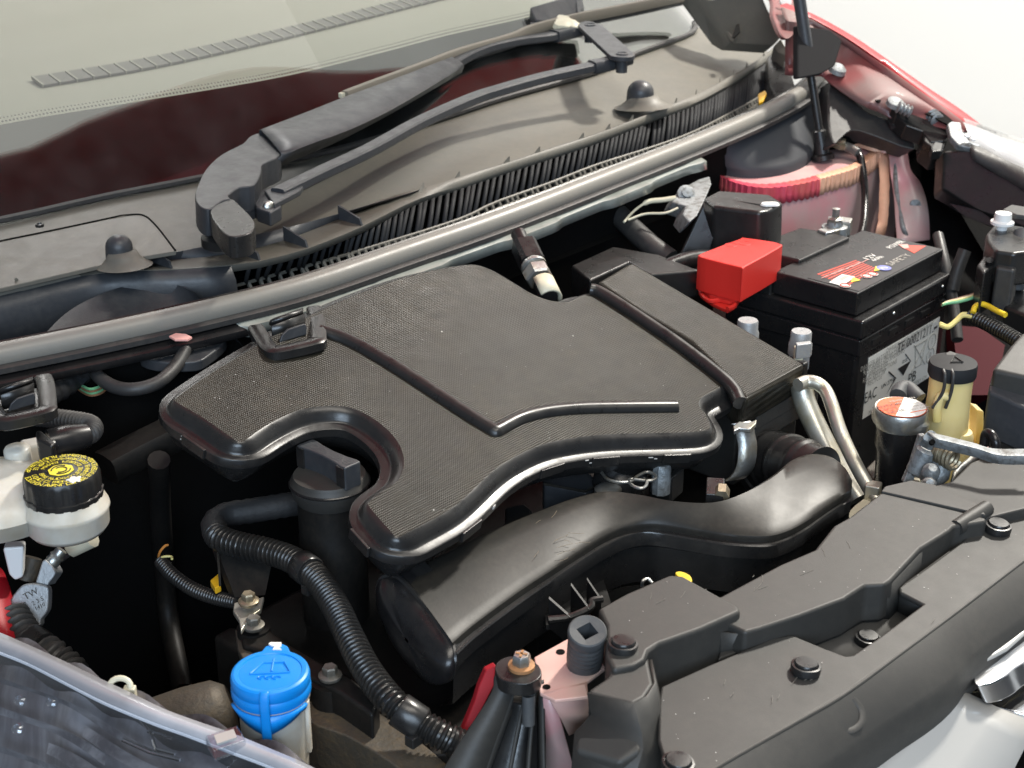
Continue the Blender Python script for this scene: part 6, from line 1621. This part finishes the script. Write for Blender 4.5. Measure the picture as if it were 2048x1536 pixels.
obj('white_screw', lathe(q, (0, 0, -1), [(.0, -.002), (.008, -.001), (.0085, .003), (.0085, .006), (.0115, .0075), (.0115, .010), (.0055, .011), (.0055, .022)], 20), WHITEC, pl_, ang=40)
w1 = thing('green_wires', 'thin green and cream wires leaving the black plug towards the battery', 'wires')
for k, (m, d) in enumerate(((GREEN, 3), (YELW, 0), (BROWNW, -3), (CREAM, -1))):
    obj('wire', tube(crom(PP([(1972, 570 + d * .3, .008), (1950, 590 + d, .0), (1920, 600 + d, -.004), (1896, 605 + d * .5, -.006), (1884, 610, -.006)]), 6), .0015, 8), m, w1)
w2 = thing('yellow_wires', 'pale yellow wires and a bright yellow sleeve running into a black corrugated tube', 'wires')
for d in (0, 4):
    obj('wire', tube(crom(PP([(1880, 647 + d, -.02), (1896, 652 + d * .8, -.02), (1912, 640 + d, -.016), (1926, 628 + d, -.012), (1944, 630 + d, -.012)]), 6), .0019, 8), YELW, w2)
obj('yellow_sleeve', tube(crom(PP([(1946, 626, -.008), (1950, 614, -.004), (1962, 608, 0), (1976, 612, 0), (1994, 622, 0), (2011, 630, 0)]), 6), .0028, 10), YELS, w2)
obj('corrugated_tube', corr(crom(PP([(1942, 632, -.014), (1976, 648, -.014), (2010, 666, -.014), (2040, 684, -.014)]), 6), .0068, .004, .0007, 12), TEAR, w2)
# far headlamp at the top right
fh = thing('far_headlamp', 'far side headlamp with clear top edge and black bracket at the upper right', 'headlamp')
u0 = crom(PP([(1926, 244, .068), (1960, 256, .064), (2000, 272, .058), (2060, 292, .052)]), 4)
u1 = crom(PP([(1942, 290, .050), (1975, 302, .046), (2010, 320, .040), (2060, 342, .034)]), 4)
obj('lens_top', sheet([[p + V((.02, -.01, -.02)) for p in u0], u0, [a.lerp(b, .5) + V((0, 0, .003)) for a, b in zip(u0, u1)], u1]), SILV, fh, ang=60)
obj('lens_glass', sheet([[p + V((.021, -.011, -.01)) for p in u0], [p + V((0, 0, .005)) for p in u0], [p + V((0, 0, .004)) for p in u1]]), LENS, fh, ang=60)
d0 = crom(PP([(1958, 305, .046), (1990, 318, .040), (2020, 332, .036), (2060, 350, .03)]), 4)
d1 = crom(PP([(1940, 300, .046), (1980, 324, .036), (2020, 346, .028), (2060, 374, .018)]), 4)
obj('housing_top', sheet([u1, d1, [p + V((-.004, -.006, -.01)) for p in d1]]), RUB, fh, solid=.002)
obj('housing_side', extr([P(1888, 300, .044), P(1940, 300, .044), P(1980, 326, .034), P(2060, 376, .016), P(2080, 470, -.02), P(1960, 420, -.02), P(1884, 380, -.0)], V((.02, .02, -.02))), BLK, fh, bev=.004)
obj('mount_tab', extr(PP([(1895, 248, .064), (1902, 242, .066), (1922, 244, .066), (1926, 262, .06), (1936, 270, .057), (1956, 276, .056), (1964, 292, .05), (1940, 296, .048), (1916, 290, .05), (1902, 272, .058)]), V((.003, .004, -.008))), GREYM, fh, bev=.002)
for (u, v) in ((1934, 272), (1944, 272), (1946, 278)):
    obj('glue_spot', lathe(P(u, v, .060), (0, -.3, 1), [(.0035, -.001), (.003, .001), (0, .0015)], 10), WHITEC, fh)
obj('side_tab', extr(PP([(1862, 292, .050), (1870, 282, .052), (1888, 286, .050), (1884, 302, .046), (1864, 304, .046)]), V((.004, .004, -.012))), BLK, fh, bev=.002)
fs = thing('fender_stay', 'black plastic stay bolted from the wing flange to the far headlamp', 'bracket')
obj('stay_plate', extr(PP([(1783, 212, .072), (1796, 222, .068), (1826, 228, .064), (1862, 242, .058), (1894, 258, .052), (1900, 272, .046), (1888, 282, .042), (1860, 284, .04), (1846, 262, .048), (1812, 250, .054), (1790, 232, .06)]), V((.006, .008, -.020))), BLK, fs, bev=.002)
obj('stay_lower', extr(PP([(1846, 264, .046), (1890, 284, .04), (1886, 300, .034), (1870, 300, .034), (1848, 282, .04)]), V((.01, .012, -.03))), BLK, fs, bev=.002)
obj('stay_screw', lathe(P(1790, 206, .078), (-.2, -.4, 1), [(.011, -.003), (.010, .003), (.006, .005), (0, .006)], 18), GREYM, fs)
obj('stay_spring', corr([P(1796, 214, .076), P(1822, 224, .070)], .0065, .005, .0014, 12), GREYM, fs)
obj('lamp_bolt', corr([P(1864, 230, .064), P(1876, 242, .060)], .007, .006, .002, 12), GREYM, fs)
obj('wing_recess', extr(PP([(1848, 228, .066), (1862, 222, .068), (1884, 224, .066), (1908, 240, .060), (1900, 254, .056), (1880, 244, .06)]), V((-.003, -.004, .002))), DARK, fs)
rl = thing('red_wheel_housing', 'shaded red inner body panel behind the coolant tank', 'body panel')
obj('panel', extr(PP([(1905, 650, -.12), (1960, 655, -.12), (2010, 690, -.12), (1990, 790, -.16), (1940, 790, -.16), (1915, 740, -.14)]), V((.03, .03, -.03))), REDSHADE, rl)
bs = thing('battery_strap', 'dark cable and strap hanging behind the right side of the battery', 'cable')
obj('strap', tube(crom(PP([(1876, 470, .0), (1890, 530, -.02), (1905, 600, -.05), (1915, 680, -.08)]), 5), .006, 10), RUB, bs)
obj('strap', tube(crom(PP([(1930, 500, .0), (1915, 540, -.02), (1905, 580, -.04)]), 5), .007, 10), RUB, bs)

# ------------------------------------------------------------------ dipstick and small bits
dpk = thing('dipstick', 'yellow dipstick tip showing behind the black box of the radiator cover', 'dipstick')
obj('handle', extr(crom(PP([(1350, 1146), (1362, 1142), (1380, 1150), (1384, 1162), (1370, 1164)], -.020), 3, True), (0, 0, -.006)), YELS, dpk, bev=.001)
wrr = tag(obj('wire_hook', tube(crom(PP([(1284, 1172, -.035), (1286, 1162, -.03), (1296, 1158, -.03), (1304, 1166, -.032)]), 5), .0012, 8), ZINC), 'small bent wire hook behind the black box of the radiator cover', 'wire')


# ------------------------------------------------------------------ dust flecks on the big covers (too many to count)
random.seed(21)


def flecks(parent, pts, r0, r1):
    gs = []
    for p, n in pts:
        a_, b_, _ = frame(n); r = random.uniform(r0, r1) * (1 if random.random() < .9 else 2)
        gs.append(([p + n * .0003 + (a_ * math.cos(t) * random.uniform(.6, 1) + b_ * math.sin(t) * random.uniform(.5, 1)) * r for t in (0, 1.26, 2.51, 3.77, 5.03)], [(0, 1, 2, 3, 4)]))
    o = obj('dust_fleck', merge(*gs), CHIP, parent); o['kind'] = 'stuff'


def inside(p, poly):
    c = False
    for i in range(len(poly)):
        a, b = poly[i], poly[i - 1]
        if (a.y > p.y) != (b.y > p.y) and p.x < (b.x - a.x) * (p.y - a.y) / (b.y - a.y) + a.x: c = not c
    return c


def scatter(poly, n, zoff=.0):
    xs = [p.x for p in poly]; ys = [p.y for p in poly]; out = []
    while len(out) < n:
        q = V((random.uniform(min(xs), max(xs)), random.uniform(min(ys), max(ys)), 0))
        if inside(q, poly): out.append(q)
    return out


flecks(cov, [(E3(q, .0), EN) for q in scatter(cc, 70)], .00025, .0006)
UPV = V((0, 0, 1))
flecks(sl, [(V((q.x, q.y, zb + .0002)), UPV) for q in scatter(main_poly, 26)] + [(V((q.x, q.y, zr + .0002)), UPV) for q in scatter(rd, 18)] + [(V((q.x, q.y, zt + .0002)), UPV) for q in scatter(bx, 10)], .0002, .0005)

# ------------------------------------------------------------------ put every thing's origin at its base
bpy.context.view_layer.update()


def bounds(o):
    lo = V((1e9,) * 3); hi = V((-1e9,) * 3)
    for v in o.data.vertices:
        for i in range(3):
            lo[i] = min(lo[i], v.co[i]); hi[i] = max(hi[i], v.co[i])
    return lo, hi


def settle():
    roots = [o for o in COL.objects if o.parent is None and o.type in ('EMPTY', 'MESH') and not o.get('placed')]

    def down(o, pbase, base=None):
        lo, hi = bounds(o)
        b = base if base is not None else (lo + hi) / 2
        kids = list(o.children)
        o.data.transform(Matrix.Translation(-b)); o.location = b - pbase
        for k in kids: down(k, b)
    for r_ in roots:
        bs = [bounds(k) for k in ([r_] if r_.type == 'MESH' else r_.children)]
        lo = V([min(b[0][i] for b in bs) for i in range(3)]); hi = V([max(b[1][i] for b in bs) for i in range(3)])
        base = V(((lo.x + hi.x) / 2, (lo.y + hi.y) / 2, lo.z))
        if r_.type == 'MESH':
            down(r_, V((0, 0, 0)), base)
        else:
            for k in list(r_.children): down(k, base)
            r_.location = base


settle()
for o in COL.objects:
    if 'placed' in o: del o['placed']
